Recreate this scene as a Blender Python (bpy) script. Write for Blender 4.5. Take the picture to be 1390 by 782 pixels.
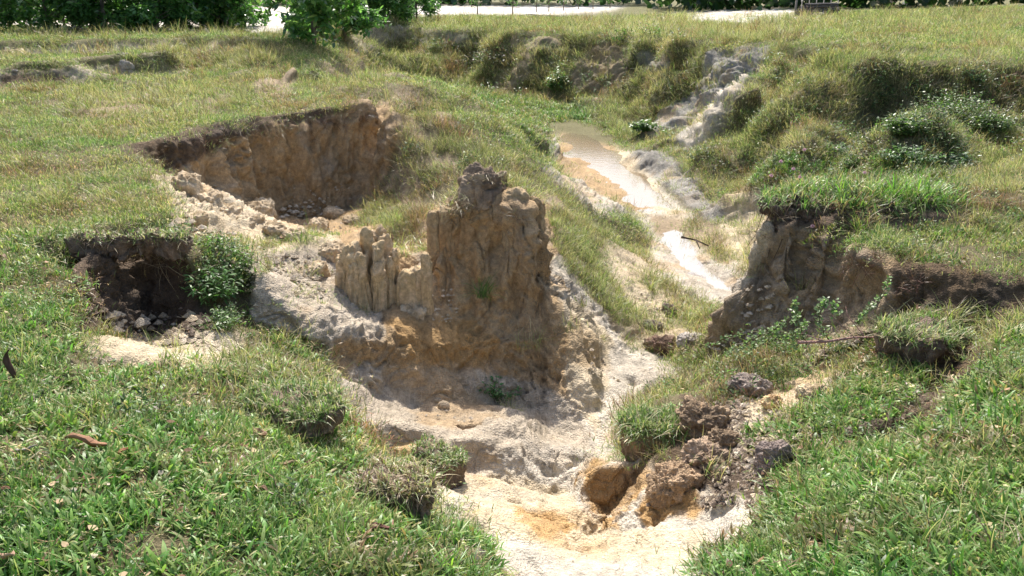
import bpy, bmesh, math, random, sys
import numpy as np
from mathutils import Vector, Matrix, Euler, geometry
random.seed(7); RNG = np.random.default_rng(11)
for o in list(bpy.data.objects): bpy.data.objects.remove(o)
scene = bpy.context.scene
COL = scene.collection
# ------------------------------------------------------------ camera
FPX, CX, CY = 1091.0, 695.0, 391.0
CAM_Z = 1.6
PITCH = math.radians(20.6)
cam_d = bpy.data.cameras.new('camera'); cam = bpy.data.objects.new('camera', cam_d); COL.objects.link(cam)
cam_d.sensor_width = 36.0; cam_d.lens = 36.0 * FPX / 1390.0
cam_d.clip_start = 0.05; cam_d.clip_end = 4000
cam.location = (0, 0, CAM_Z); cam.rotation_euler = (math.pi / 2 - PITCH, 0, 0)
scene.camera = cam
# ------------------------------------------------------------ sky, sun, exposure
SUN_EL, SUN_AZ = math.radians(50), math.radians(-3)      # azimuth from +Y towards +X
w = bpy.data.worlds.new('World'); scene.world = w; w.use_nodes = True
nt = w.node_tree; nt.nodes.clear()
sky = nt.nodes.new('ShaderNodeTexSky'); sky.sky_type = 'NISHITA'; sky.sun_disc = False
sky.dust_density = 4.0; sky.sun_elevation = SUN_EL; sky.sun_rotation = SUN_AZ
bg = nt.nodes.new('ShaderNodeBackground'); bg.inputs['Strength'].default_value = 0.15
ow = nt.nodes.new('ShaderNodeOutputWorld')
nt.links.new(sky.outputs[0], bg.inputs['Color']); nt.links.new(bg.outputs[0], ow.inputs['Surface'])
sd = bpy.data.lights.new('sun', 'SUN'); sd.energy = 4.2; sd.angle = math.radians(0.6); sd.color = (1.0, 0.95, 0.87)
sun = bpy.data.objects.new('sun', sd); COL.objects.link(sun)
S = Vector((math.sin(SUN_AZ) * math.cos(SUN_EL), math.cos(SUN_AZ) * math.cos(SUN_EL), math.sin(SUN_EL)))
sun.rotation_euler = S.to_track_quat('Z', 'Y').to_euler()
scene.view_settings.view_transform = 'Standard'; scene.view_settings.look = 'None'
scene.view_settings.exposure = 0.68; scene.view_settings.gamma = 1.0
try: scene.view_settings.use_curve_mapping = False
except Exception: pass
# ------------------------------------------------------------ maths helpers
cp, sp = math.cos(PITCH), math.sin(PITCH)
def ray(px, py):
    xr = (px - CX) / FPX; yr = -(py - CY) / FPX
    return xr, cp + yr * sp, -sp + yr * cp
def P(px, py, z=None, Y=None):
    dx, dy, dz = ray(px, py)
    t = (z - CAM_Z) / dz if Y is None else Y / dy
    return (dx * t, dy * t, CAM_Z + dz * t)
def proj(X, Y, Z):                                       # world -> photograph pixels (for planning where cover grows)
    zc = Z - CAM_Z
    d = Y * cp - zc * sp
    d = np.maximum(d, 1e-3)
    u = X / d; v = (Y * sp + zc * cp) / d
    return CX + FPX * u, CY - FPX * v
_perm = np.random.default_rng(3).permutation(4096).astype(np.int64)
_g = np.random.default_rng(4).normal(size=(4096, 3)); _g /= np.linalg.norm(_g, axis=1)[:, None]
_g = _g.astype(np.float32)
def noise(x, y, z=None, f=1.0, seed=0):
    x = np.asarray(x, dtype=np.float32) * f + seed * 17.31; y = np.asarray(y, dtype=np.float32) * f + seed * 5.7
    z = (np.zeros_like(x) if z is None else np.asarray(z, dtype=np.float32) * f) + seed * 3.1
    xi = np.floor(x).astype(np.int32); yi = np.floor(y).astype(np.int32); zi = np.floor(z).astype(np.int32)
    fx = x - xi; fy = y - yi; fz = z - zi
    ux = fx * fx * (3 - 2 * fx); uy = fy * fy * (3 - 2 * fy); uz = fz * fz * (3 - 2 * fz)
    def gr(a, b, c):
        h = _perm[(_perm[(_perm[(xi + a) & 4095] + yi + b) & 4095] + zi + c) & 4095]
        G = _g[h]
        return G[..., 0] * (fx - a) + G[..., 1] * (fy - b) + G[..., 2] * (fz - c)
    n00 = gr(0,0,0) * (1 - ux) + gr(1,0,0) * ux; n10 = gr(0,1,0) * (1 - ux) + gr(1,1,0) * ux
    n01 = gr(0,0,1) * (1 - ux) + gr(1,0,1) * ux; n11 = gr(0,1,1) * (1 - ux) + gr(1,1,1) * ux
    a = n00 * (1 - uy) + n10 * uy; b = n01 * (1 - uy) + n11 * uy
    return (a * (1 - uz) + b * uz) * 1.6
def fbm(x, y, z=None, f=1.0, oct=4, seed=0, gain=.5, ridged=False):
    s = 0; a = 1.0; t = 0
    for i in range(oct):
        n = noise(x, y, z, f * 2.03 ** i, seed + i)
        if ridged: n = 1 - 2 * np.abs(n)
        s = s + a * n; t += a; a *= gain
    return s / t
def blur(A, s, axis):
    if s < .3: return A
    r = int(3 * s + 1); k = np.exp(-.5 * (np.arange(-r, r + 1) / s) ** 2); k /= k.sum()
    pad = [(0, 0)] * A.ndim; pad[axis] = (r, r)
    B = np.pad(A, pad, mode='edge'); out = np.zeros_like(A)
    n = A.shape[axis]
    for i, w_ in enumerate(k):
        sl = [slice(None)] * A.ndim; sl[axis] = slice(i, i + n)
        out += w_ * B[tuple(sl)]
    return out
def sstep(a, b, x):
    t = np.clip((x - a) / (b - a), 0, 1); return t * t * (3 - 2 * t)
# ------------------------------------------------------------ naming helpers
def tag(o, label=None, cat=None, group=None, kind=None):
    if label: o['label'] = label
    if cat: o['category'] = cat
    if group: o['group'] = group
    if kind: o['kind'] = kind
    return o
def empty(name, loc, rz=0):
    o = bpy.data.objects.new(name, None); COL.objects.link(o); o.location = loc; o.rotation_euler = (0, 0, rz)
    o.empty_display_size = .1
    return o
def mesh_obj(name, verts, faces, mat=None, parent=None, smooth=True, col=None):
    me = bpy.data.meshes.new(name)
    me.from_pydata([tuple(v) for v in verts], [], [tuple(f) for f in faces]); me.update()
    if smooth: me.polygons.foreach_set('use_smooth', [True] * len(me.polygons))
    if mat:
        for m_ in (mat if isinstance(mat, (list, tuple)) else [mat]): me.materials.append(m_)
    if col is not None:
        a = me.color_attributes.new('tone', 'FLOAT_COLOR', 'POINT')
        c = np.ones((len(verts), 4), dtype=np.float32); c[:, :3] = np.asarray(col, dtype=np.float32).reshape(-1, 3)
        a.data.foreach_set('color', c.ravel())
    o = bpy.data.objects.new(name, me); COL.objects.link(o)
    if parent: o.parent = parent
    return o
# ------------------------------------------------------------ terrain: survey points (photo bearing + height, or distance)
T = []          # (x, y, z)
def line(pts, n=None):
    W = [P(*p) if len(p) < 5 else p for p in pts]
    for i in range(len(W) - 1):
        a, b = np.array(W[i][:3]), np.array(W[i + 1][:3])
        m = max(1, int(np.linalg.norm(a[:2] - b[:2]) / (0.03 * max(1, np.linalg.norm(a[:2])))))
        for k in range(m): T.append(tuple(a + (b - a) * k / m))
    T.append(tuple(W[-1][:3]))
def dots(pts):
    for p in pts: T.append(P(*p))
def XW(px, Y, z):
    return ((px - CX) / FPX * (Y * cp - (z - CAM_Z) * sp), Y, z)
def wl(pts):                                             # the same polyline given as bearing, distance, height
    Q = [XW(*p) for p in pts]
    for a, b in zip(Q[:-1], Q[1:]):
        m = max(1, int(math.dist(a, b) / .1))
        for k in range(m): T.append(tuple(a[i] + (b[i] - a[i]) * k / m for i in range(3)))
    T.append(Q[-1])
def Y_(px, py, Y): return (px, py, None, Y)
# --- near ground
dots([(-500,900,0),(0,900,0),(300,900,-.05),(600,900,-.3),(760,900,-.5),(950,900,-.3),(1200,900,0),(1390,900,.05),(1900,900,.05)])
for x in (-6,-2,-.6,0,.6,2,6): T.append((x, .35, -.03))
for x in (-8,-3,3,8): T.append((x, -3, -.03))
dots([(-500,782,.05),(0,782,0),(200,782,-.03),(400,782,-.12),(520,782,-.2),(600,782,-.3),(650,785,-.42),(672,782,-.62),(760,782,-.68),(900,782,-.62),(950,782,-.52),(985,782,-.38),(1060,782,-.25),(1200,782,-.1),(1390,782,0),(1900,782,.05)])
dots([(0,700,0),(150,700,-.02),(300,700,-.08),(430,700,-.22),(530,725,-.36),(0,600,0),(150,600,-.05),(280,600,-.14),(380,630,-.26),(450,670,-.36),(0,520,0),(110,520,-.1),(60,440,-.03),(-500,600,.05),(-500,400,.05),(-600,250,.05)])
# left rim of the near gully head and the sand under it
line([(655,745,-.47),(590,712,-.47),(545,672,-.48),(490,622,-.47),(462,580,-.5),(440,545,-.5),(400,520,-.42)])
line([(650,706,-.84),(605,690,-.84),(575,662,-.88),(520,612,-.93),(482,570,-.9),(462,535,-.82),(450,505,-.78)])
# ---- left hole
line([(170,505,-.3),(110,470,-.2),(96,440,-.12),(92,390,-.06),(97,360,-.04),(108,343,-.02),(150,328,-.02),(200,318,-.02),(236,326,-.03),(250,338,-.05)])
line([Y_(118,455,4.15),Y_(110,430,4.5),Y_(106,420,4.75),Y_(112,415,5.05),Y_(150,425,5.2),Y_(200,425,5.25),Y_(240,430,5.2),Y_(262,435,5.05)])
line([(140,472,-.5),(190,478,-.48),(250,485,-.47),(310,478,-.5)])
line([(190,505,-.28),(250,512,-.26),(320,500,-.3),(360,490,-.36),(395,490,-.42)])
dots([(200,455,-.58),(250,455,-.6),(300,450,-.62)])
line([(252,340,-.07),(290,335,-.14),(330,345,-.24),(345,370,-.3)])
line([Y_(270,420,4.95),Y_(310,430,4.95),Y_(335,440,4.98)])
# ---- left lawn
dots([(0,330,0),(60,330,0),(0,250,0),(100,250,0),(0,200,0),(100,205,0),(60,160,.0),(150,160,.0),(240,140,.03),(330,130,.05),(430,125,.1),(300,110,.03),(200,120,0),(400,100,.08)])
line([(120,206,0),(165,207,0),(192,218,0),(214,238,0),(224,262,-.01),(236,290,-.03),(246,318,-.06)])
# crumbled slope
line([Y_(222,236,7.6),Y_(262,255,7.5),Y_(300,275,7.4),Y_(350,300,7.2),Y_(400,315,7.0),Y_(450,330,6.6)])
line([(238,262,-.1),(262,300,-.24),(290,318,-.34),(330,325,-.46)])
dots([(300,300,-.42),(350,330,-.5)])
line([(345,345,-.47),(400,338,-.52),(440,345,-.55)])
line([(345,380,-.48),(342,415,-.55),(352,432,-.58),(400,440,-.62),(425,452,-.68)])
dots([(390,380,-.52),(430,400,-.6)])
line([Y_(355,500,5.1),Y_(400,500,5.1),Y_(445,520,4.98)])
# big scarp at the back left
WT=[(172,204,0),(200,196,.0),(225,188,.02),(262,183,.03),(300,172,.05),(350,162,.07),(400,154,.1),(450,149,.12),(500,144,.15),(522,137,.16),(530,143,.14)]
line(WT)
line([Y_(178,212,8.05),Y_(205,226,8.35),Y_(240,250,8.8),Y_(300,266,9.15),Y_(360,285,9.7),Y_(430,300,10.1),Y_(475,290,10.4),Y_(500,255,10.6),Y_(528,225,10.9),Y_(545,205,11.1)])
line([Y_(380,312,8.6),Y_(430,322,8.2),Y_(480,320,8.2)])
dots([Y_(450,345,7.3),Y_(500,340,7.4)])
# slope right of the scarp
dots([(555,190,-.25),(600,230,-.5),(570,270,-.78),(520,310,-.95),(545,345,-.85),(605,280,-.7),(560,150,.03),(600,180,-.2),(650,215,-.4)])
line([(470,118,.14),(540,115,.15),(590,120,.1),(640,135,-.05),(680,170,-.28),(720,210,-.55),(750,255,-.85),(790,320,-1.12),(825,375,-1.4),(850,410,-1.52)])
# pinnacle stump ground (the pillar itself stands on it)
line([Y_(572,392,6.25),Y_(600,422,6.12),Y_(640,440,6.06),Y_(680,442,6.06),Y_(715,436,6.1),Y_(748,405,6.26),Y_(752,372,6.5)])
line([Y_(578,338,6.38),Y_(586,318,6.38),Y_(598,300,6.4),Y_(614,286,6.42),Y_(632,274,6.46),Y_(652,282,6.5),Y_(672,276,6.46),Y_(690,262,6.36),Y_(712,262,6.34),Y_(728,276,6.42),Y_(734,290,6.55)])
line([Y_(736,300,6.52),Y_(746,335,6.46),Y_(757,370,6.38),Y_(772,405,6.26),Y_(788,440,6.1),Y_(803,478,5.9),Y_(812,520,5.7)])
wl([(588,6.6,-.2),(600,6.68,-.1),(618,6.74,.0),(650,6.8,.05),(700,6.78,.05),(728,6.68,0)])
wl([(584,6.78,-.6),(600,7.0,-.55),(650,7.1,-.5),(700,7.1,-.5),(745,6.95,-.62),(755,6.7,-.75)])
dots([Y_(640,245,8.0),Y_(690,250,7.9),Y_(600,285,7.8)])
dots([Y_(640,340,6.34),Y_(600,350,6.3),Y_(680,350,6.36),Y_(710,340,6.3)])
line([Y_(720,345,6.26),Y_(735,380,6.2),Y_(752,420,6.1),Y_(775,455,5.98)])
dots([(735,300,-.66),(765,345,-.95),(795,400,-1.18),(800,440,-1.3)])
# ridge in front of the scarp basin, top of the lower wall
line([Y_(470,415,5.85),Y_(500,418,5.95),Y_(540,410,6.0),Y_(590,416,6.06)])
line([Y_(425,458,5.15),Y_(450,458,5.26),Y_(490,462,5.42),Y_(540,462,5.56),Y_(590,468,5.68),Y_(640,466,5.82),Y_(700,458,5.95),Y_(745,468,5.92),Y_(780,490,5.8),Y_(800,520,5.6)])
line([(450,385,-.62),(500,395,-.78),(550,385,-.82),(590,390,-.88)])
line([Y_(452,530,5.0),Y_(500,540,5.18),Y_(560,552,5.34),Y_(640,548,5.6),Y_(700,552,5.62),Y_(752,572,5.42),Y_(785,600,5.12),Y_(803,612,4.97)])
dots([Y_(700,500,5.84)])
# foot on the right, stream bed close by
line([(815,480,-1.45),(822,510,-1.5),(812,560,-1.47),(806,600,-1.45)])
line([(845,470,-1.55),(850,500,-1.55),(870,520,-1.58),(845,555,-1.54),(828,590,-1.48),(815,618,-1.44),(795,635,-1.42)])
line([(905,490,-1.6),(900,515,-1.58),(880,545,-1.5),(862,570,-1.4)])
dots([(890,450,-1.6),(860,430,-1.58),(870,390,-1.5),(930,440,-1.66),(950,465,-1.6)])
# white rock hump, potholes, floor
dots([(560,575,-1.16),(620,572,-1.22),(690,578,-1.25),(730,595,-1.28),(765,612,-1.3)])
line([(590,594,-1.13),(640,593,-1.13),(700,599,-1.15),(735,612,-1.17)])
line([Y_(590,622,4.4),Y_(640,636,4.42),Y_(700,648,4.3),Y_(742,658,4.25),Y_(770,668,4.1)])
dots([(560,622,-1.1)])
dots([(500,560,-1.02),(520,590,-1.0),(600,660,-1.06),(680,690,-1.04),(720,720,-.98),(760,742,-.9),(640,730,-.84),(680,760,-.74)])
line([(762,618,-1.24),(790,628,-1.3)])
line([(755,650,-1.42),(775,645,-1.44),(795,638,-1.42)])
# pit and orange bluff
line([(786,648,-1.12),(800,632,-1.02),(840,632,-.98),(875,640,-.95),(880,655,-.92)])
line([Y_(785,662,3.9),Y_(800,690,3.75),Y_(818,720,3.7),Y_(826,705,3.9),Y_(850,690,3.95)])
line([(778,680,-1.12),(792,710,-1.06),(815,735,-1.0),(835,722,-1.02),(858,700,-1.0),(872,680,-.98)])
line([(870,668,-.92),(900,662,-.86),(945,668,-.8),(968,672,-.76)])
line([Y_(862,700,3.45),Y_(872,722,3.42),Y_(900,718,3.4),Y_(935,700,3.42),Y_(950,685,3.5)])
dots([(820,758,-.84),(880,742,-.88),(940,725,-.86),(980,700,-.78)])
line([(985,665,-.66),(1010,690,-.62),(1040,695,-.52),(1030,720,-.5),(990,750,-.5),(960,772,-.54)])
dots([(970,735,-.72),(940,760,-.66)])
# right mounds
line([(852,560,-1.3),(848,600,-1.28),(862,625,-1.15)])
dots([(890,545,-1.16),(905,590,-1.02),(940,545,-1.0),(890,620,-1.0),(940,600,-.9),(950,640,-.84),(1000,600,-.72),(1050,600,-.62),(1010,640,-.66),(1070,630,-.52),(1060,672,-.44)])
dots([(1000,550,-.82),(1050,545,-.76),(1100,540,-.72),(1000,510,-.92),(950,530,-1.1),(1060,510,-.86),(1120,520,-.78),(1180,490,-.76)])
line([(1150,545,-.56),(1200,500,-.5),(1215,455,-.42),(1250,440,-.36),(1300,430,-.34),(1340,432,-.36)])
line([(1160,575,-.52),(1230,560,-.5),(1290,500,-.48),(1330,450,-.46)])
line([Y_(1165,596,3.45),Y_(1210,590,3.45),Y_(1250,560,3.62),Y_(1295,520,3.85),Y_(1340,470,4.1)])
line([(1140,615,-.38),(1165,612,-.36),(1215,603,-.33),(1258,580,-.28),(1300,545,-.25),(1350,490,-.22),(1400,445,-.2),(1500,430,-.15)])
dots([(1120,570,-.56),(1100,620,-.42),(1090,680,-.36),(1200,650,-.2),(1300,620,-.1),(1390,600,-.04),(1390,520,-.1),(1250,720,-.08),(1150,720,-.22),(1800,600,0)])
# right bank, lower tier
line([(1150,330,-.14),(1185,342,-.14),(1215,355,-.15),(1250,365,-.15),(1300,373,-.15),(1390,376,-.15),(1500,378,-.15)])
line([Y_(1180,445,4.98),Y_(1215,425,4.95),Y_(1300,420,4.75),Y_(1390,415,4.72),Y_(1500,415,4.65)])
dots([(1200,315,-.12),(1300,308,-.1),(1390,302,-.1),(1500,300,-.1)])
line([(1150,330,-.14),(1120,322,-.14),(1075,312,-.14),(1058,314,-.18),(1048,335,-.34),(1030,370,-.6),(1003,418,-.95),(980,455,-1.18),(960,485,-1.35)])
line([Y_(1180,445,4.98),Y_(1150,450,5.3),Y_(1100,452,5.56),Y_(1050,460,5.78),Y_(1000,480,5.85),Y_(965,500,5.98)])
dots([Y_(1130,380,5.62),Y_(1080,380,5.9)])
# hidden far side of the spur
dots([Y_(1060,360,7.4),Y_(1010,420,7.0),Y_(1150,330,7.6)])
dots([(1020,395,-1.68),(1000,420,-1.68)])
# upper tier
line([(1042,278,.0),(1070,284,0),(1130,286,0),(1200,284,0),(1260,290,-.02),(1300,296,-.06)])
line([Y_(1044,300,6.2),Y_(1075,304,5.98),Y_(1130,306,5.94),Y_(1200,304,5.92),Y_(1260,304,5.9)])
dots([(1060,262,.03),(1100,245,.04),(1250,252,.03),(1390,262,-.03),(1500,262,0)])
for px, z, Y in ((1045,-.9,8.2),(1120,-.6,8.2),(1200,-.5,8.2),(1300,-.4,8),(1400,-.3,7.9),(1600,-.2,7.8)):
    q = P(px, 300, None, Y); T.append((q[0], q[1], z))
# right slope behind
dots([(1040,232,-1.1),(1100,225,-.75),(1200,225,-.55),(1300,222,-.45),(1390,222,-.35),(1700,222,-.2)])
dots([(950,200,-1.05),(1000,180,-.75),(1020,205,-.95),(1100,165,-.35),(1060,190,-.7),(1180,170,-.3),(1170,115,.05),(1100,110,.05),(1060,130,-.1),(1240,150,.0),(1330,165,-.12),(1390,170,-.08),(1700,150,.1),(1000,140,-.5)])
line([(1180,112,.15),(1210,92,.28),(1250,84,.34),(1320,92,.33),(1360,104,.28),(1400,112,.22)])
line([(1190,160,-.2),(1250,165,-.35),(1320,158,-.3),(1370,150,-.1)])
line([(965,64,.2),(1000,62,.26),(1040,60,.32),(1070,68,.32),(1110,58,.36),(1160,54,.38),(1185,62,.38)])
line([Y_(955,135,19.2),Y_(985,118,19.2),Y_(1035,105,18.9),Y_(1080,88,18.6),Y_(1150,74,18.2),Y_(1190,76,17.5)])
dots([(935,185,-1.6),(960,160,-1.1),(905,160,-1.3),(920,120,-.6)])
dots([(1250,60,.35),(1390,70,.35),(1390,40,.4),(1200,35,.42),(1100,38,.4),(1700,70,.5),(1700,30,.6)])
line([(1180,20,.45),(1250,12,.5),(1320,9,.6),(1400,4,.8),(1600,2,.9),(1800,2,1.0)])
# stream edges (level water)
line([(725,150,-1.76),(742,170,-1.78),(748,190,-1.78),(758,208,-1.78),(792,234,-1.79),(838,264,-1.79),(878,292,-1.78),(888,330,-1.71),(900,372,-1.71),(938,402,-1.71)])
line([(800,175,-1.78),(830,195,-1.78),(858,205,-1.78),(875,232,-1.79),(905,262,-1.79),(940,290,-1.77),(950,318,-1.72),(968,350,-1.71),(1012,378,-1.71),(1008,408,-1.71)])
line([(770,180,-1.86),(800,200,-1.87),(840,235,-1.87),(900,278,-1.86)])
line([(905,302,-1.76),(915,332,-1.82),(940,360,-1.82),(978,392,-1.82)])
line([(866,200,-1.5),(885,208,-1.48),(915,222,-1.46),(950,250,-1.45),(975,285,-1.5),(985,300,-1.6)])
dots([(1000,250,-1.28),(1010,310,-1.6),(1030,340,-1.68),(800,270,-1.7),(850,340,-1.66),(770,215,-1.7)])
# marsh and far bank
dots([(660,140,-1.6),(700,150,-1.74),(720,180,-1.66),(690,165,-1.3),(760,150,-1.74),(820,165,-1.76),(700,132,-1.76),(760,140,-1.76)])
line([(560,104,-1.0),(600,114,-1.4),(650,125,-1.74),(720,131,-1.78),(800,142,-1.78),(850,152,-1.76),(872,165,-1.74),(884,182,-1.72)])
line([(455,48,.16),(480,37,.16),(520,34,.15),(600,38,.14),(660,42,.12),(700,44,.12),(780,49,.12),(830,50,.14),(880,52,.16),(905,58,.15),(965,64,.2)])
dots([(640,85,-.95),(690,78,-.6),(745,100,-1.0),(800,80,-.5),(850,105,-.8),(880,85,-.3),(600,68,-.5),(560,80,-.9),(540,60,-.4)])
dots([(700,30,.05),(600,26,.08),(850,30,.15),(950,45,.22),(900,20,.25),(780,20,.1),(520,22,.12)])
# hidden gully reach behind the crest
for x, y, z in ((-3.2,17.5,.1),(-2.4,19,-.6),(-1.2,19.5,-1.3),(-3.0,22,-.9),(-4.6,22,-.3),(-1.0,22.5,-1.6),(-4,25,-.8),(-2,25,-1.4),(-6,25,.1),(-7.5,28,.3),(-.6,16.5,-.6)): T.append((x, y, z))
# left far banks
line([(-300,128,0),(0,118,0),(60,113,0),(120,107,0),(180,102,.02),(260,97,.05)])
def behind(l, dy, dz):
    for px, py, z in l:
        q = P(px, py, z); T.append((q[0], q[1] + dy, q[2] + dz))
behind([(-300,128,0),(0,118,0),(30,115,0),(60,113,0),(90,110,0),(120,107,0),(150,104,.01),(180,102,.02),(220,100,.03)], .1, .38)
line([(0,78,.22),(60,75,.22),(120,76,.22),(180,72,.24),(260,70,.24),(330,68,.26)])
behind([(0,78,.22),(30,76,.22),(60,75,.22),(90,75,.22),(120,76,.22),(150,74,.23),(180,72,.24),(220,71,.24),(260,70,.24),(300,69,.25),(330,68,.26)], .12, .32)
line([(345,132,.06),(372,130,.06),(392,118,.06),(398,100,.08)])
line([(345,118,.12),(365,112,.15),(385,102,.17),(392,94,.17)])
line([(400,106,.05),(430,112,.06),(480,112,.08),(540,108,.1)])
line([(395,92,.2),(430,88,.22),(455,78,.3),(485,72,.36),(510,80,.3),(540,100,.18)])
dots([(360,84,.2),(420,74,.26),(470,60,.3),(380,56,.36),(300,50,.4),(150,52,.4),(0,50,.4),(-400,50,.4),(200,44,.4),(80,44,.4)])
# plains
dots([(350,25,.35),(360,12,.3),(100,25,.35),(-300,20,.35),(450,15,.3)])
for x, y, z in ((-60,60,.3),(-30,60,.25),(-10,60,.1),(5,60,.0),(15,60,.2),(30,70,.3),(60,70,.5),(-10,45,.05),(3,42,-.02),(12,36,.3),(8,44,.05),(17,34,.5),(20,45,.4),(30,48,.5)): T.append((x, y, z))
for a in range(-80, 81, 10):
    for r, z in ((110, .2), (300, 0), (1500, 0)):
        T.append((r * math.sin(math.radians(a)), r * math.cos(math.radians(a)), z))
# --- triangulate in (bearing, log distance) and rasterise
TA = np.array(T); r_ = np.hypot(TA[:, 0], TA[:, 1]); tu = np.arctan2(TA[:, 0], TA[:, 1]); tv = np.log(r_)
UMAX = math.radians(76)
k = (np.abs(tu) < UMAX + .2) & (r_ > .3); tu, tv, tz = tu[k], tv[k], TA[k, 2]
key = np.round(tu * 800).astype(int) * 100000 + np.round(tv * 800).astype(int)
_, idx = np.unique(key, return_index=True); tu, tv, tz = tu[idx], tv[idx], tz[idx]
V0, V1 = math.log(.45), math.log(1400)
bu = np.linspace(-UMAX - .15, UMAX + .15, 12)
tu = np.concatenate([tu, bu, bu]); tv = np.concatenate([tv, np.full(12, V0 - .2), np.full(12, V1 + .1)]); tz = np.concatenate([tz, np.full(12, -.03), np.zeros(12)])
sd_v = np.linspace(V0, V1, 40)
def edge_z(v, left):
    r = math.exp(v); return float(np.interp(r, [0, 5, 12, 18, 30, 60], [0.02, .05, .0 if left else .1, .3, .4, .3]))
for s_ in (-1, 1):
    tu = np.concatenate([tu, np.full(40, s_ * (UMAX + .1))]); tv = np.concatenate([tv, sd_v]); tz = np.concatenate([tz, [edge_z(v, s_ < 0) for v in sd_v]])
res = geometry.delaunay_2d_cdt([Vector((a, b)) for a, b in zip(tu, tv)], [], [], 0, 1e-7)
tri_v = np.array([(p.x, p.y) for p in res[0]]); orig = res[3]
zz = np.array([tz[o[0]] for o in orig])
UD = np.concatenate([np.linspace(-UMAX, -math.radians(40), 70)[:-1], np.linspace(-math.radians(40), math.radians(40), 940), np.linspace(math.radians(40), UMAX, 70)[1:]])
NU, NV = len(UD), 2400
VG = np.linspace(V0, V1, NV)
H = np.full((NU, NV), np.nan)
dv = VG[1] - VG[0]
for t in res[2]:
    a, b, c = (tri_v[i] for i in t[:3]); za, zb, zc = (zz[i] for i in t[:3])
    i0, i1 = np.searchsorted(UD, min(a[0], b[0], c[0])), np.searchsorted(UD, max(a[0], b[0], c[0]), 'right')
    j0, j1 = max(0, int((min(a[1], b[1], c[1]) - V0) / dv) - 1), min(NV, int((max(a[1], b[1], c[1]) - V0) / dv) + 3)
    if i1 <= i0 or j1 <= j0: continue
    uu = UD[i0:i1][:, None]; vv = VG[j0:j1][None, :]
    den = (b[1] - c[1]) * (a[0] - c[0]) + (c[0] - b[0]) * (a[1] - c[1])
    if abs(den) < 1e-14: continue
    la = ((b[1] - c[1]) * (uu - c[0]) + (c[0] - b[0]) * (vv - c[1])) / den
    lb = ((c[1] - a[1]) * (uu - c[0]) + (a[0] - c[0]) * (vv - c[1])) / den
    lc = 1 - la - lb
    m = (la > -1e-6) & (lb > -1e-6) & (lc > -1e-6)
    Hs = H[i0:i1, j0:j1]; Hs[m] = (la * za + lb * zb + lc * zc)[m]
H = np.where(np.isnan(H), 0, H)
H = blur(blur(H, 2.2, 0), 2.2, 1)
# potholes and pits: (px, py, z, radius, depth)
R2 = np.exp(VG)[None, :]; GX = np.sin(UD)[:, None] * R2; GY = np.cos(UD)[:, None] * R2
for px, py, z, rad, dep in ((545,588,-1.06,.2,.3),(636,572,-1.22,.06,.14),(745,640,-1.3,.2,.14),(812,706,-1.05,.1,.12),(733,690,-1.02,.08,.07),(672,640,-1.2,.09,.07),(700,668,-1.1,.04,.04),(780,735,-.9,.05,.04),(858,512,-1.52,.07,.1),(722,742,-.9,.12,.03),(1200,592,-.45,.14,.3),(1236,578,-.44,.12,.28),(1298,522,-.42,.1,.2),
                            (700,612,-1.3,.15,.06),(480,350,-.9,.2,.05)):
    q = P(px, py, z); d2 = ((GX - q[0]) ** 2 + (GY - q[1]) ** 2) / rad ** 2
    H -= dep * np.exp(-np.minimum(d2 ** 1.6, 30)) 
# hollows that cut back into the banks and mounds that stand out of them, placed on the surveyed ground
def hit0(px, py):
    dx, dy, dz = ray(px, py); u = math.atan2(dx, dy); hl = math.hypot(dx, dy)
    i = int(np.clip(np.searchsorted(UD, u), 1, NU - 1)); R = np.exp(VG); w_ = np.nonzero(CAM_Z + dz / hl * R < H[i])[0]
    j = int(w_[0]) if len(w_) else NV - 2
    return math.sin(u) * R[j], math.cos(u) * R[j]
for px, py, rad, dep, asp in ((1290,150,1.5,.75,1.6),(1010,100,1.1,.5,1.2),(1085,84,.7,.4,1.3),(1150,78,.7,.4,1.5),(1215,150,.6,.3,1),(1035,222,.6,.28,1),(960,170,.8,.35,1),(1370,120,.5,.35,1.4),(1120,150,.6,.25,1.4),(1060,165,.5,.25,1.5),
      (1230,205,.6,-.25,1.4),(1110,185,.8,-.2,1.4),(1180,110,.8,-.2,1),
      (905,95,1.0,.4,.9),(945,90,1.0,.5,.8),
      (455,98,.6,.3,1.3),(505,100,.5,.2,1.2),(300,152,.4,.06,2),(60,300,.3,.03,1)):
    qx, qy = hit0(px, py); d2 = (((GX - qx) / asp) ** 2 + (GY - qy) ** 2) / rad ** 2
    H = H - dep * np.exp(-np.minimum(d2 ** 1.5, 30))
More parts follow.
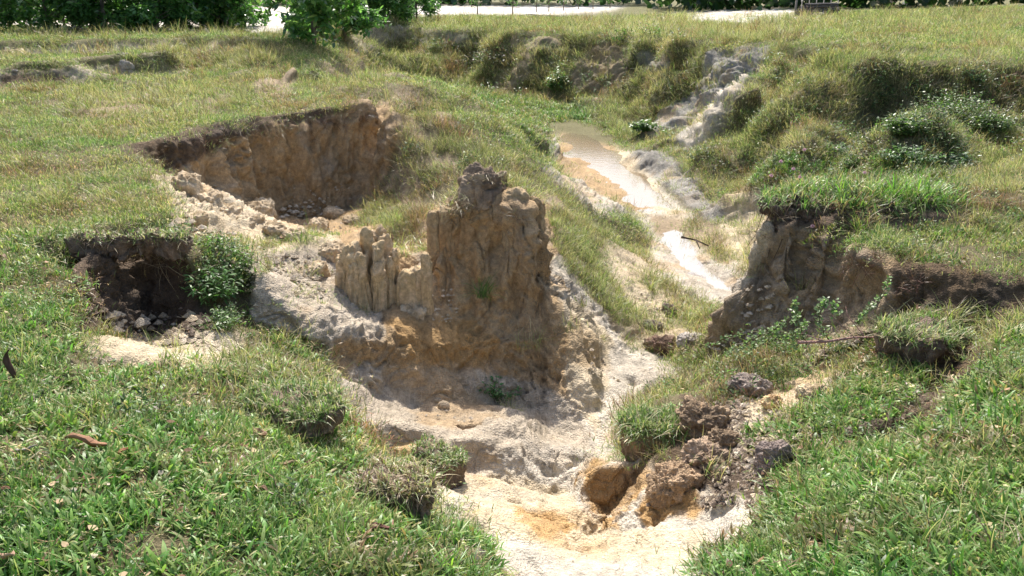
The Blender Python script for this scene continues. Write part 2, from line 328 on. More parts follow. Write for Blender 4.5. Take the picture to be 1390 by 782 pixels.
for path, rad, dep in (([(545,46),(525,66),(505,84)],.8,.55),([(640,50),(612,72),(585,100)],.9,.7),([(700,52),(680,80),(662,112)],.8,.7),([(755,58),(735,85),(712,120)],.8,.75),([(815,62),(800,92),(790,128)],.9,.7),([(872,66),(862,96),(850,138)],.8,.6),
      ([(1110,72),(1060,118),(1010,165),(975,205)],.5,.35),([(1180,92),(1130,128),(1080,168),(1035,225)],.5,.42),([(1260,125),(1210,155),(1165,190),(1130,215)],.45,.32),([(1390,170),(1340,195),(1300,215)],.4,.3),([(930,75),(925,100),(900,150)],.6,.4),([(690,655),(740,700),(790,745)],.035,.03),([(620,700),(690,745),(760,790)],.03,.02),([(900,700),(870,735),(850,775)],.04,.025),([(1400,118),(1330,112),(1270,112),(1215,130)],.5,.4)):
    P_ = [hit0(*p) for p in path]; m_ = np.zeros_like(H)
    for (ax_, ay_), (bx_, by_) in zip(P_[:-1], P_[1:]):
        L2 = (bx_ - ax_) ** 2 + (by_ - ay_) ** 2; t_ = np.clip(((GX - ax_) * (bx_ - ax_) + (GY - ay_) * (by_ - ay_)) / L2, 0, 1)
        d2 = ((GX - ax_ - t_ * (bx_ - ax_)) ** 2 + (GY - ay_ - t_ * (by_ - ay_)) ** 2) / rad ** 2
        m_ = np.maximum(m_, np.exp(-np.minimum(d2 ** 1.3, 30)))
    H = H - dep * m_ * np.clip((H + 1.8) * 1.2, 0, 1)
def mfilt(A, n, ax, fn):
    out = A.copy()
    for k_ in range(1, n + 1):
        B = np.roll(A, k_, ax); C_ = np.roll(A, -k_, ax); out = fn(out, fn(B, C_))
    return out
HMX = mfilt(mfilt(H, 14, 1, np.maximum), 26, 0, np.maximum); HMN = mfilt(mfilt(H, 14, 1, np.minimum), 26, 0, np.minimum)
HMX = blur(blur(HMX, 7, 0), 5, 1); HMN = blur(blur(HMN, 7, 0), 5, 1)
RNGE = HMX - HMN; HREL = np.clip((H - HMN) / (RNGE + .02), 0, 1)
def ground_z(x, y):
    u = math.atan2(x, y); v = math.log(max(.46, math.hypot(x, y)))
    i = int(np.clip(np.searchsorted(UD, u), 1, NU - 1)); j = int(np.clip((v - V0) / dv, 0, NV - 2)); f = (v - V0) / dv - j
    return float(H[i, j] * (1 - f) + H[i, j + 1] * f)
def hit(px, py):                                         # where the ray of a photograph pixel meets the ground
    dx, dy, dz = ray(px, py); u = math.atan2(dx, dy); hl = math.hypot(dx, dy)
    i = int(np.clip(np.searchsorted(UD, u), 1, NU - 1)); R = np.exp(VG)
    zr = CAM_Z + dz / hl * R
    w_ = np.nonzero(zr < H[i])[0]
    j = int(w_[0]) if len(w_) else NV - 2
    return Vector((math.sin(u) * R[j], math.cos(u) * R[j], float(H[i, j])))
# adaptive rows: even spacing along the profile as seen from standing height
rr = np.exp(VG)[None, :]
phi = np.arctan2(H - CAM_Z, rr)
ww = np.abs(np.gradient(phi, axis=1)) + .03 * dv + .35 * np.abs(np.gradient(H, axis=1)) / rr
ww *= np.where(rr > 70, .3, 1.0) * np.where(rr < 1.5, .3, 1)
ww = blur(ww, 3, 0)
cw = np.cumsum(ww, axis=1); cw = (cw - cw[:, :1]) / (cw[:, -1:] - cw[:, :1])
NR = 900
tt = np.linspace(0, 1, NR)
MV = np.empty((NU, NR)); MZ = np.empty((NU, NR))
for i in range(NU):
    MV[i] = np.interp(tt, cw[i], VG); MZ[i] = np.interp(MV[i], VG, H[i])
MREL = np.empty((NU, NR)); MRNG = np.empty((NU, NR))
for i in range(NU):
    MREL[i] = np.interp(MV[i], VG, HREL[i]); MRNG[i] = np.interp(MV[i], VG, RNGE[i])
MR = np.exp(MV); MX = np.sin(UD)[:, None] * MR; MY = np.cos(UD)[:, None] * MR
# ------------------------------------------------------------ ground cover, planned as outlines on the ground
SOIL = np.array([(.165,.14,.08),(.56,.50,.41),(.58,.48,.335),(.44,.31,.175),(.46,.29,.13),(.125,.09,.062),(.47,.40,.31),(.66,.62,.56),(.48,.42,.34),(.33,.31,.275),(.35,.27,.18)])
# (soil index, lush, short, dry, herb, outline)
COVER = [
 (0,.35,.8,0,.05,[(-300,300),(100,330),(240,320),(100,340),(95,460),(0,520),(-300,520)]),
 (0,1,.25,.03,.02,[(-300,440),(0,440),(90,470),(180,510),(300,505),(340,500),(430,500),(480,610),(560,690),(650,735),(668,800),(668,950),(-300,950)]),
 (0,.35,.7,.15,.0,[(150,505),(330,445),(430,460),(440,560),(470,600),(440,640),(300,560),(200,540)]),
 (0,1,.2,.03,.02,[(930,950),(950,775),(1040,720),(1060,640),(1080,600),(1150,612),(1260,580),(1390,450),(1800,430),(1800,950)]),
 # marsh, far bank, slopes
 (0,0,.7,1,.04,[(455,42),(520,34),(700,43),(880,52),(970,62),(950,120),(900,190),(830,190),(800,145),(640,125),(540,95)]),
 (6,0,.25,.3,.0,[(470,42),(560,36),(640,42),(640,56),(560,60),(500,70),(470,62)]),
 (10,0,.15,.25,.0,[(690,44),(780,50),(780,66),(740,64),(720,110),(700,125),(660,125),(690,80)]),
 (10,0,.1,.2,.03,[(790,60),(850,55),(860,110),(820,138),(780,135),(770,100)]),
 (9,0,.1,.15,.0,[(860,70),(905,72),(900,90),(860,105)]),
 (6,0,.25,.2,.0,[(840,28),(900,20),(960,10),(1080,8),(1120,30),(1010,36),(930,30),(880,52),(850,45)]),
 (7,0,.05,.03,0,[(930,22),(980,14),(1070,10),(1090,24),(1000,34),(930,32)]),
 (0,0,.85,.85,.07,[(900,190),(960,150),(1040,110),(1050,62),(1160,70),(1230,90),(1390,105),(1800,105),(1800,300),(1300,290),(1050,280),(1020,330),(985,300),(940,215)]),
 (9,0,.03,.08,0,[(965,66),(1045,62),(1040,90),(1000,110),(985,150),(950,185),(890,190),(870,180),(900,150),(945,120)]),
 (1,0,.05,.05,0,[(990,110),(1030,100),(1000,150),(960,190),(900,210),(940,170)]),
 (0,0,.5,.6,.4,[(1180,120),(1300,100),(1370,120),(1360,190),(1270,215),(1150,200)]),
 (0,0,.5,.5,.3,[(1040,230),(1100,180),(1230,190),(1290,210),(1300,245),(1150,240)]),
 (0,0,.3,1,.1,[(1000,200),(1090,175),(1120,215),(1050,260),(1000,255)]),
 (0,.7,.9,0,0,[(600,118),(700,132),(800,148),(800,165),(750,170),(740,200),(690,185),(640,150)]),
 (0,.0,.9,.25,0,[(560,112),(640,135),(720,200),(770,270),(820,340),(790,330),(720,240),(650,170),(580,130)]),
 (10,.0,.22,1,.03,[(520,120),(600,150),(700,215),(740,280),(700,245),(610,235),(590,300),(575,340),(530,345),(500,300),(545,210)]),
 (0,.0,.25,.9,.12,[(560,150),(620,170),(690,215),(700,240),(630,225),(580,190)]),
 (10,.0,.2,.9,.0,[(720,245),(780,280),(840,350),(900,390),(960,420),(955,470),(870,490),(830,450),(800,420),(750,340)]),
 (2,.0,.12,.3,.0,[(820,330),(880,340),(930,400),(960,430),(900,450),(860,440),(800,380)]),
 (2,.0,.12,.3,.0,[(845,430),(950,440),(940,480),(900,490),(860,510),(830,500),(825,460)]),
 (1,.0,.08,.06,.0,[(738,178),(775,190),(860,205),(905,262),(990,330),(1020,385),(1000,412),(950,408),(895,380),(870,300),(800,285),(742,225)]),
 (3,.0,.02,.0,.0,[(760,180),(835,200),(870,235),(900,270),(865,290),(810,262),(755,215)]),
 (8,.0,.0,.0,.0,[(890,330),(940,330),(980,370),(1015,385),(995,405),(940,395)]),
 (2,.0,.0,.0,.0,[(835,192),(872,228),(915,285),(940,300),(925,308),(880,272),(840,225)]),
 (10,.0,.4,.35,.0,[(880,290),(960,300),(1010,330),(990,365),(940,330),(890,320)]),
 (9,.0,.0,.02,.0,[(855,200),(890,205),(925,222),(985,285),(970,305),(930,275),(880,235)]),
 (2,.0,.15,.25,.0,[(985,260),(1040,250),(1050,330),(1030,380),(990,350),(975,310)]),
 # scarp at the back left
 (3,0,0,0,0,[(160,205),(240,184),(330,163),(420,148),(527,133),(548,190),(520,240),(500,262),(480,320),(410,322),(300,290),(215,235)]),
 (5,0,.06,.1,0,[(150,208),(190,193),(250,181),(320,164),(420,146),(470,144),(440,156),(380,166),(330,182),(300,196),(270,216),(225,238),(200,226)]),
 (2,0,0,0,0,[(205,235),(260,238),(350,292),(460,325),(470,345),(345,345),(300,330),(246,325),(226,270)]),
 (2,.0,.5,.1,0,[(290,320),(350,325),(430,320),(440,342),(345,345),(290,345)]),
 # bare wall, ridge and floor
 (1,0,0,0,0,[(340,345),(450,340),(480,310),(545,340),(575,345),(580,290),(600,240),(700,240),(740,280),(745,330),(790,385),(822,430),(845,470),(905,480),(920,510),(860,560),(850,620),(900,640),(960,660),(1050,680),(1045,715),(960,775),(930,950),(668,950),(662,780),(650,735),(590,690),(545,650),(490,590),(462,545),(440,470),(345,440)]),
 (3,0,0,.0,0,[(430,410),(480,390),(600,380),(745,340),(790,440),(800,520),(785,570),(700,548),(640,545),(500,535),(455,510)]),
 (4,0,0,.0,0,[(520,440),(640,430),(700,470),(650,510),(560,490)]),
 (3,0,0,.0,0,[(460,310),(540,310),(570,360),(575,285),(610,262),(700,250),(745,275),(760,400),(600,420),(460,400)]),
 (6,0,0,.0,0,[(470,500),(640,500),(780,540),(800,600),(760,640),(700,620),(620,640),(540,610),(470,570)]),
 (0,0,.3,.8,0,[(570,232),(748,228),(748,262),(720,266),(690,256),(610,268),(575,292)]),
 (6,0,.03,.02,0,[(336,345),(440,340),(470,395),(520,410),(515,470),(450,465),(345,430)]),
 (2,0,0,.05,0,[(745,385),(800,420),(828,470),(822,520),(806,590),(770,520),(770,440)]),
 (2,0,0,.0,0,[(600,660),(700,640),(770,665),(800,700),(900,735),(1000,725),(1000,745),(880,762),(800,760),(720,745),(660,720)]),
 (4,0,0,.0,0,[(785,650),(800,628),(880,632),(885,655),(850,690),(825,725),(805,700)]),
 (4,0,0,.0,0,[(865,690),(900,665),(960,672),(940,705),(885,725)]),
 (4,0,0,.0,0,[(700,690),(760,690),(780,720),(740,735),(705,715)]),
 (8,0,0,.0,0,[(905,500),(915,515),(870,560),(845,590),(800,640),(790,630),(825,590),(850,545),(870,515)]),
 # left hole
 (5,0,0,.0,0,[(96,335),(150,324),(245,322),(262,380),(330,440),(250,452),(110,452),(96,440)]),  # darkest soil tone paints the shade inside the backlit hole
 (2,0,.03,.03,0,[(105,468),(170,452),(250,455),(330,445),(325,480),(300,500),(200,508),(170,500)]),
 (0,.3,.3,.0,.8,[(240,330),(330,338),(345,380),(345,440),(300,440),(265,400)]),
 # right bank
 (0,.9,.3,.25,.1,[(1020,225),(1060,215),(1290,225),(1300,288),(1200,284),(1040,284)]),
 (5,0,.03,.1,0,[(1040,284),(1300,290),(1300,305),(1170,312),(1044,306)]),  # dark band paints the shade of the undercut below the ledge turf
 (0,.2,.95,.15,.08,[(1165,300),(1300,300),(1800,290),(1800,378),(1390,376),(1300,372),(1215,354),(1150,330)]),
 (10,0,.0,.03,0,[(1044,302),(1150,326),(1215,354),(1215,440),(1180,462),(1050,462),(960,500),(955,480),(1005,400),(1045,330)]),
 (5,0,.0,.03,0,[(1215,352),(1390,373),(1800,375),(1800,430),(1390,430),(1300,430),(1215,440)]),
 (0,.1,.6,.3,.1,[(925,500),(965,470),(1050,465),(1190,470),(1150,510),(1060,520),(1000,545),(945,545)]),
 (2,0,.02,.03,0,[(985,545),(1060,525),(1100,500),(1150,475),(1165,500),(1120,550),(1050,565),(1010,600),(985,580)]),
 (0,.1,.75,.4,.1,[(843,560),(880,525),(930,505),(955,540),(930,600),(880,628),(852,612)]),
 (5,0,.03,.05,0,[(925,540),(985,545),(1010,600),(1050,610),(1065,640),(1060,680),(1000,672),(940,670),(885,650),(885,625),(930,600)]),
 (0,.7,.2,.1,.05,[(1010,590),(1060,560),(1120,550),(1160,500),(1215,440),(1340,430),(1330,460),(1240,550),(1170,585),(1130,605),(1050,635)]),
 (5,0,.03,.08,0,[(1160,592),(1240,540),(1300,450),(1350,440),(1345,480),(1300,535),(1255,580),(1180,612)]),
 (1,0,.0,.0,0,[(985,670),(1050,690),(1040,715),(970,760),(960,720)]),
 (10,0,.55,.4,0,[(90,128),(300,118),(330,132),(290,158),(120,165)]),
 (0,0,.4,1,0,[(190,66),(390,72),(380,92),(240,90)]),
 (10,0,.45,.4,0,[(420,115),(560,122),(600,140),(470,136)]),
 (0,0,.5,.8,0,[(900,40),(1100,45),(1080,58),(940,60)]),
 # far terraces and sand
 (6,0,.15,.12,0,[(-300,92),(0,97),(120,90),(180,86),(185,98),(250,92),(262,97),(180,102),(60,114),(-300,128)]),
 (5,0,.1,.1,0,[(0,100),(90,98),(90,112),(0,120)]),
 (6,0,.18,.12,0,[(0,66),(110,60),(250,56),(330,60),(330,68),(180,73),(0,80)]),
 (10,0,.15,.15,0,[(345,112),(398,92),(398,115),(385,130),(350,132)]),
 (10,0,.2,.3,0,[(440,78),(500,76),(535,100),(535,110),(430,108)]),
 (7,0,.0,.0,0,[(-300,10),(600,8),(600,24),(470,30),(380,46),(338,46),(330,42),(-300,42)]),
 (7,0,.0,.0,0,[(560,5),(860,6),(830,16),(760,21),(600,22)]),
]
SC = 2; PX0, PY0 = -300, -20
gw, gh = 2200 // SC, 1000 // SC
gx, gy = np.meshgrid(PX0 + (np.arange(gw) + .5) * SC, PY0 + (np.arange(gh) + .5) * SC, indexing='ij')
CMAP = np.zeros((gw, gh, 7)); CMAP[..., 0:3] = SOIL[0]; CMAP[..., 4] = 1.0
CMAP[..., 5] = .12
for s_, L, S2, D, Hb, poly in COVER:
    xs = [p[0] for p in poly]; ys = [p[1] for p in poly]
    i0, i1 = max(0, int((min(xs) - PX0) / SC)), min(gw, int((max(xs) - PX0) / SC) + 1)
    j0, j1 = max(0, int((min(ys) - PY0) / SC)), min(gh, int((max(ys) - PY0) / SC) + 1)
    if i1 <= i0 or j1 <= j0: continue
    X, Yy = gx[i0:i1, j0:j1], gy[i0:i1, j0:j1]; ins = np.zeros(X.shape, bool)
    for a in range(len(poly)):
        (x1, y1), (x2, y2) = poly[a], poly[a - 1]
        if y1 == y2: continue
        ins ^= ((y1 > Yy) != (y2 > Yy)) & (X < (x2 - x1) * (Yy - y1) / (y2 - y1) + x1)
    sub = CMAP[i0:i1, j0:j1]; sub[ins] = list(SOIL[s_]) + [L, S2, D, Hb]
CMAP = blur(blur(CMAP, 1.3, 0), 1.3, 1)
def cover_at(x, y, z):
    px, py = proj(x, y, z)
    n1 = noise(x, y, z, 5.0, 40); n2 = noise(x, y, z, 5.0, 50); n3 = noise(x, y, z, 17.0, 60); n4 = noise(x, y, z, 17.0, 70)
    d = np.maximum(np.hypot(x, y), 1.5)
    px = px + (n1 * .045 + n3 * .03) * FPX / d; py = py + (n2 * .045 + n4 * .03) * FPX / d * .6
    i = np.clip(((px - PX0) / SC).astype(int), 0, gw - 1); j = np.clip(((py - PY0) / SC).astype(int), 0, gh - 1)
    return CMAP[i, j]
COV = cover_at(MX, MY, MZ)
def nrm_of(X, Y, Z):
    ax, ay, az = (np.gradient(a, axis=0) for a in (X, Y, Z)); bx, by, bz = (np.gradient(a, axis=1) for a in (X, Y, Z))
    nx, ny, nz = ay * bz - az * by, az * bx - ax * bz, ax * by - ay * bx
    l = np.sqrt(nx * nx + ny * ny + nz * nz) + 1e-12
    s = np.sign(nz) + (nz == 0)
    return nx / l * s, ny / l * s, nz / l * s
nx, ny, nz = nrm_of(MX, MY, MZ)
nx, ny, nz = (blur(blur(a, 2.0, 0), 2.0, 1) for a in (nx, ny, nz))
l_ = np.sqrt(nx**2 + ny**2 + nz**2) + 1e-9; nx, ny, nz = nx / l_, ny / l_, nz / l_
gsum = np.clip(COV[..., 3:].sum(-1), 0, 1); bare = 1 - gsum
steep = 1 - sstep(.35, .8, nz)
res_ = MR * .0014 + .001
def octs(f, **k):                                        # fade an octave out where the mesh is too coarse for it
    return np.clip((1.0 / f) / (res_ * 2.2) - .6, 0, 1)
disp = np.zeros_like(MX); side = np.zeros_like(MX)
# broad swellings, erosion flutes on the steep faces, clods and pits
for f, a in ((1.1, .07), (2.4, .045), (5.2, .024)):
    disp += noise(MX, MY, MZ, f, 1) * a * octs(f) * (.35 + .65 * bare)
for f, a in ((2.6, .09), (5.5, .085), (11, .048), (23, .02)):
    wx = MX + .06 * noise(MX, MY, MZ, 3, 5); wy = MY + .06 * noise(MX, MY, MZ, 3, 6)
    n = np.abs(noise(wx, wy, MZ * .22, f, 9)) * 2 - .5
    disp += n * a * octs(f) * steep * (.4 + .6 * bare) * np.clip(MRNG, .25, 1)
slope = 1 - sstep(.8, .985, nz)
far_ = sstep(9, 14, MR) * np.where(MR < 45, 1, 0)
for f, a in ((.38, .35), (.8, .2), (1.7, .13), (3.6, .09), (7.5, .055)):
    n = np.abs(noise(MX + .3 * noise(MX, MY, None, .9, 7), MY, MZ * .3, f, 19)) * 2 - .5
    disp += n * a * slope * far_ * sstep(-1.76, -1.4, MZ) * octs(f) * np.where(MX > -6, 1, .3)
dryw = COV[..., 5] * far_ * sstep(-1.76, -1.4, MZ)
for f, a in ((.7, .17), (1.5, .12), (3.1, .1), (6.5, .06)):
    disp += noise(MX, MY, MZ, f, 23) * a * dryw * octs(f)
rough_b = (sstep(-.1, .5, noise(MX, MY, MZ, 1.7, 21)) * .7 + .3) * (1 - .55 * sstep(.42, .5, COV[..., :3].mean(-1)) * np.where(MR < 7, 1, 0))
for f, a in ((9, .022), (19, .018), (40, .013), (85, .007)):
    n = noise(MX, MY, MZ, f, 13); n = n + .5 * (1 - 2 * np.abs(noise(MX, MY, MZ, f, 15)))
    disp += n * a * octs(f) * (.25 + .75 * bare) * rough_b * 1.35 * (1 + np.minimum(MR, 30) / 14 * (f < 30) * np.clip(slope * 1.5, .1, 1))
# cracks between blocks of dried clay
cx = np.abs(noise(MX, MY, MZ * .5, 3.1, 31)); cy = np.abs(noise(MX, MY, MZ * .8, 6.3, 33))
disp -= (np.exp(-(cx / .018) ** 2) * .03 + np.exp(-(cy / .03) ** 2) * .014) * bare * (.3 + .7 * steep) * np.clip(14 / MR, .2, 1)
disp += (noise(MX, MY, MZ, .8, 71) * .03 + noise(MX, MY, MZ, 2.1, 72) * .018) * gsum * octs(1.0)
water_m = np.exp(-((MZ + 1.85) / .05) ** 2)
disp *= (1 - .8 * water_m) * np.where(MR > 90, 0, 1)
# turf held together by its roots overhangs the washed-out earth below it
big = sstep(.16, .42, MRNG) * steep * np.where(MR < 30, 1, 0)
lipn = .6 + .9 * noise(MX, MY, None, 3.3, 44)
lip = (sstep(.74, .9, MREL) * (1 - sstep(.975, 1.0, MREL)) * .075 - np.exp(-((MREL - .5) / .25) ** 2) * .075) * np.clip(lipn, 0, 1.5) * np.clip(MRNG * 1.6, .4, 1)
lip = lip * big
hn = np.sqrt(nx ** 2 + ny ** 2) + 1e-6
DX0, DY0 = MX + nx / hn * lip, MY + ny / hn * lip
DX, DY, DZ = DX0 + nx * disp, DY0 + ny * disp, MZ + nz * disp
nx2, ny2, nz2 = nrm_of(DX, DY, DZ)
# topsoil only under turf: is there grass close by?
FCx = blur(blur(np.clip(COV[..., 3:].sum(-1), 0, 1), 10, 0), 14, 1) * 2.2
# ground colour of each vertex: soil layers, staining, mineral streaks; hole and ledge undercut painted darker as shade
tone = COV[..., :3].copy()
v1 = fbm(DX, DY, DZ, 1.3, 4, 80); v2 = fbm(DX, DY, DZ * .25, 5.0, 4, 84); v3 = fbm(DX, DY, DZ, 14.0, 3, 88)
tone *= (1 + .28 * v1 + .25 * v2 + .25 * v3)[..., None]
och = sstep(.02, .4, fbm(DX, DY, DZ * .6, 1.9, 3, 90)) * bare
tone = tone * (1 - .55 * och[..., None]) + np.array([.44, .29, .14]) * (.55 * och[..., None]) * np.clip(tone.mean(-1, keepdims=True) * 3, .2, 1.1)
gry = sstep(.05, .45, fbm(DX, DY, DZ, 2.6, 3, 95)) * bare
gm = tone.mean(-1, keepdims=True)
tone = tone * (1 - .3 * gry[..., None]) + gm * np.array([1.03, 1.0, .92]) * (.3 * gry[..., None])
topm = (sstep(.78, .9, MREL + .1 * noise(DX, DY, DZ, 4, 46)) * big * sstep(.25, .5, MRNG) * np.clip(FCx, 0, 1))[..., None]
tone = tone * (1 - topm) + np.array([.15, .11, .085]) * (1 + .5 * v3[..., None]) * topm
turfc = (gsum * sstep(8, 30, MR))[..., None] * .8
tone = tone * (1 - turfc) + np.array([.17, .17, .075]) * (1 + .3 * v1[..., None]) * turfc
tone = np.clip(tone, .02, .8)
if True:
    idx = np.arange(NU * NR).reshape(NU, NR)
    q = np.stack([idx[:-1, :-1], idx[1:, :-1], idx[1:, 1:], idx[:-1, 1:]], -1).reshape(-1, 4)
    me = bpy.data.meshes.new('ground'); nv = NU * NR
    me.vertices.add(nv); me.loops.add(len(q) * 4); me.polygons.add(len(q))
    me.vertices.foreach_set('co', np.stack([DX, DY, DZ], -1).astype(np.float32).ravel())
    me.loops.foreach_set('vertex_index', q.astype(np.int32).ravel())
    me.polygons.foreach_set('loop_start', np.arange(0, len(q) * 4, 4, dtype=np.int32))
    me.polygons.foreach_set('use_smooth', np.ones(len(q), bool))
    a = me.color_attributes.new('tone', 'FLOAT_COLOR', 'POINT')
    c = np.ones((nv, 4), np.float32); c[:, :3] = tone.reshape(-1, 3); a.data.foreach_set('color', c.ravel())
    b_ = me.attributes.new('bare', 'FLOAT', 'POINT'); b_.data.foreach_set('value', bare.astype(np.float32).ravel())
    me.update(calc_edges=True); me.validate()
    ground = bpy.data.objects.new('ground', me); COL.objects.link(ground); tag(ground, kind='structure')
# ------------------------------------------------------------ materials
def new_mat(name):
    m = bpy.data.materials.new(name); m.use_nodes = True; n = m.node_tree; n.nodes.clear()
    out = n.nodes.new('ShaderNodeOutputMaterial'); return m, n, out
def N(n, t, **kw):
    x = n.nodes.new(t)
    for k_, v_ in kw.items():
        if k_ in x.inputs: x.inputs[k_].default_value = v_
        else: setattr(x, k_, v_)
    return x
def soil_material(name, scale=1.0, bump=.02, attr=True, base=(.4, .3, .2)):
    m, n, out = new_mat(name); L = n.links.new
    pb = N(n, 'ShaderNodeBsdfPrincipled'); pb.inputs['Roughness'].default_value = .92; pb.inputs['Specular IOR Level'].default_value = .2
    tc = N(n, 'ShaderNodeTexCoord'); src = tc.outputs['Object']
    n1 = N(n, 'ShaderNodeTexNoise', Scale=22 * scale, Detail=8, Roughness=.7); L(src, n1.inputs['Vector'])
    n2 = N(n, 'ShaderNodeTexNoise', Scale=160 * scale, Detail=4, Roughness=.7); L(src, n2.inputs['Vector'])
    vo = N(n, 'ShaderNodeTexVoronoi', Scale=70 * scale); L(src, vo.inputs['Vector'])
    r1 = N(n, 'ShaderNodeMapRange'); r1.inputs[1].default_value = .3; r1.inputs[2].default_value = .7; r1.inputs[3].default_value = .66; r1.inputs[4].default_value = 1.32; L(n1.outputs[0], r1.inputs[0])
    r2 = N(n, 'ShaderNodeMapRange'); r2.inputs[1].default_value = .3; r2.inputs[2].default_value = .7; r2.inputs[3].default_value = .68; r2.inputs[4].default_value = 1.24; L(n2.outputs[0], r2.inputs[0])
    mu = N(n, 'ShaderNodeMath', operation='MULTIPLY'); L(r1.outputs[0], mu.inputs[0]); L(r2.outputs[0], mu.inputs[1])
    if attr:
        at = N(n, 'ShaderNodeAttribute', attribute_name='tone'); c0 = at.outputs['Color']
    else:
        rg = N(n, 'ShaderNodeRGB'); rg.outputs[0].default_value = (*base, 1); c0 = rg.outputs[0]
    vm = N(n, 'ShaderNodeVectorMath', operation='SCALE'); L(c0, vm.inputs[0]); L(mu.outputs[0], vm.inputs['Scale']); L(vm.outputs[0], pb.inputs['Base Color'])
    add = N(n, 'ShaderNodeMath', operation='MULTIPLY_ADD'); L(n2.outputs[0], add.inputs[0]); add.inputs[1].default_value = .35; L(n1.outputs[0], add.inputs[2])
    ad2 = N(n, 'ShaderNodeMath', operation='MULTIPLY_ADD'); L(vo.outputs['Distance'], ad2.inputs[0]); ad2.inputs[1].default_value = -.6; L(add.outputs[0], ad2.inputs[2])
    bp = N(n, 'ShaderNodeBump', Strength=.9, Distance=bump); L(ad2.outputs[0], bp.inputs['Height']); L(bp.outputs[0], pb.inputs['Normal'])
    L(pb.outputs[0], out.inputs[0]); return m
M_ground = soil_material('earth', 1.0, .022); ground.data.materials.append(M_ground)
M_soil = soil_material('clod_soil', 1.6, .014)
def leaf_material(name, rough=.42, trans=.4, inst=True, spec=.5):
    m, n, out = new_mat(name); L = n.links.new
    pb = N(n, 'ShaderNodeBsdfPrincipled'); pb.inputs['Roughness'].default_value = rough; pb.inputs['Specular IOR Level'].default_value = spec
    at = N(n, 'ShaderNodeAttribute', attribute_name='tone')
    c = at.outputs['Color']
    if inst:
        it = N(n, 'ShaderNodeAttribute', attribute_name='tint'); it.attribute_type = 'INSTANCER'
        mx = N(n, 'ShaderNodeVectorMath', operation='MULTIPLY'); L(c, mx.inputs[0]); L(it.outputs['Vector'], mx.inputs[1]); c = mx.outputs[0]
    L(c, pb.inputs['Base Color'])
    tr = N(n, 'ShaderNodeBsdfTranslucent')
    tm = N(n, 'ShaderNodeVectorMath', operation='MULTIPLY'); L(c, tm.inputs[0]); tm.inputs[1].default_value = (1.3, 1.6, .85); L(tm.outputs[0], tr.inputs['Color'])
    mix = N(n, 'ShaderNodeMixShader'); mix.inputs[0].default_value = trans; L(pb.outputs[0], mix.inputs[1]); L(tr.outputs[0], mix.inputs[2]); L(mix.outputs[0], out.inputs[0])
    return m
M_leaf = leaf_material('grass_blade', .42, .38, True, .38); M_dry = leaf_material('dry_blade', .7, .3, True, .2)
M_leaf1 = leaf_material('leaf', .42, .35, False); M_dry1 = leaf_material('dry_leaf', .7, .15, False, .2)
# ------------------------------------------------------------ patches of turf that the scatter repeats
class MB:
    def __init__(s): s.v = []; s.f = []; s.c = []
    def add(s, vs, fs, c):
        k = len(s.v); s.v += [tuple(v) for v in vs]; s.f += [tuple(i + k for i in f) for f in fs]
        s.c += [c] * len(vs) if not isinstance(c, list) else c
    def blade(s, base, az, lean, L_, wd, c, seg=3, curl=1.0, tip=None, fold=.25):
        p = Vector(base); d = Vector((math.cos(az), math.sin(az), 0)); sd_ = Vector((-d.y, d.x, 0)); a = lean
        vs = []; cs = []; ps = []
        for i in range(seg + 1):
            t = i / seg; wdt = wd * (1 - t ** 2.2) * (.55 + .9 * min(t * 2, 1)) * .7
            ps.append((p.copy(), wdt))
            a2 = a + curl * t * .9
            p = p + (d * math.sin(a2) + Vector((0, 0, 1)) * math.cos(a2)) * (L_ / seg)
        for i, (q_, wdt) in enumerate(ps[:-1]):
            vs += [q_ - sd_ * wdt, q_ + sd_ * wdt]
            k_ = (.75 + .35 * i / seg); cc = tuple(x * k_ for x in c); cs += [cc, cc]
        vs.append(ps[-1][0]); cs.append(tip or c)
        fs = [(2 * i, 2 * i + 1, 2 * i + 3, 2 * i + 2) for i in range(seg - 1)] + [(2 * seg - 2, 2 * seg - 1, 2 * seg)]
        s.add(vs, fs, cs)
    def leaf(s, base, az, lean, L_, wd, c, curl=.6, roll=0):
        d = Vector((math.cos(az), math.sin(az), 0)); n0 = Vector((0, 0, 1)); sd0 = Vector((-d.y, d.x, 0))
        p = Vector(base); vs = [p]; a = lean; prof = (.75, 1.0, .7)
        for i in range(3):
            a2 = a + curl * i / 3
            dd = d * math.sin(a2) + n0 * math.cos(a2); p = p + dd * (L_ / 4)
            up = (dd.cross(sd0)) * (-wd * .12); sv = sd0 * math.cos(roll) + dd.cross(sd0) * math.sin(roll)
            vs += [p - sv * wd * prof[i] * .5 + up, p + sv * wd * prof[i] * .5 + up]
        vs.append(p + (d * math.sin(a + curl) + n0 * math.cos(a + curl)) * (L_ / 4))
        s.add(vs, [(0, 2, 1), (1, 2, 4, 3), (3, 4, 6, 5), (5, 6, 7)], c)
    def tube(s, pts, r0, r1, c, n=5):
        k = len(s.v); m = len(pts)
        for i, p in enumerate(pts):
            p = Vector(p); a = Vector(pts[min(i + 1, m - 1)]) - Vector(pts[max(i - 1, 0)])
            a.normalize(); b1 = a.orthogonal().normalized(); b2 = a.cross(b1); r = r0 + (r1 - r0) * i / (m - 1)
            for j in range(n):
                t = 2 * math.pi * j / n; s.v.append(tuple(p + (b1 * math.cos(t) + b2 * math.sin(t)) * r)); s.c.append(c)
        for i in range(m - 1):
            for j in range(n): s.f.append((k + i * n + j, k + i * n + (j + 1) % n, k + (i + 1) * n + (j + 1) % n, k + (i + 1) * n + j))
        s.f.append(tuple(k + (m - 1) * n + j for j in range(n)))
    def build(s, name, mat, parent=None, link=True, smooth=True):
        o = mesh_obj(name, s.v, s.f, mat, parent, smooth, s.c)
        if not link: COL.objects.unlink(o)
        return o
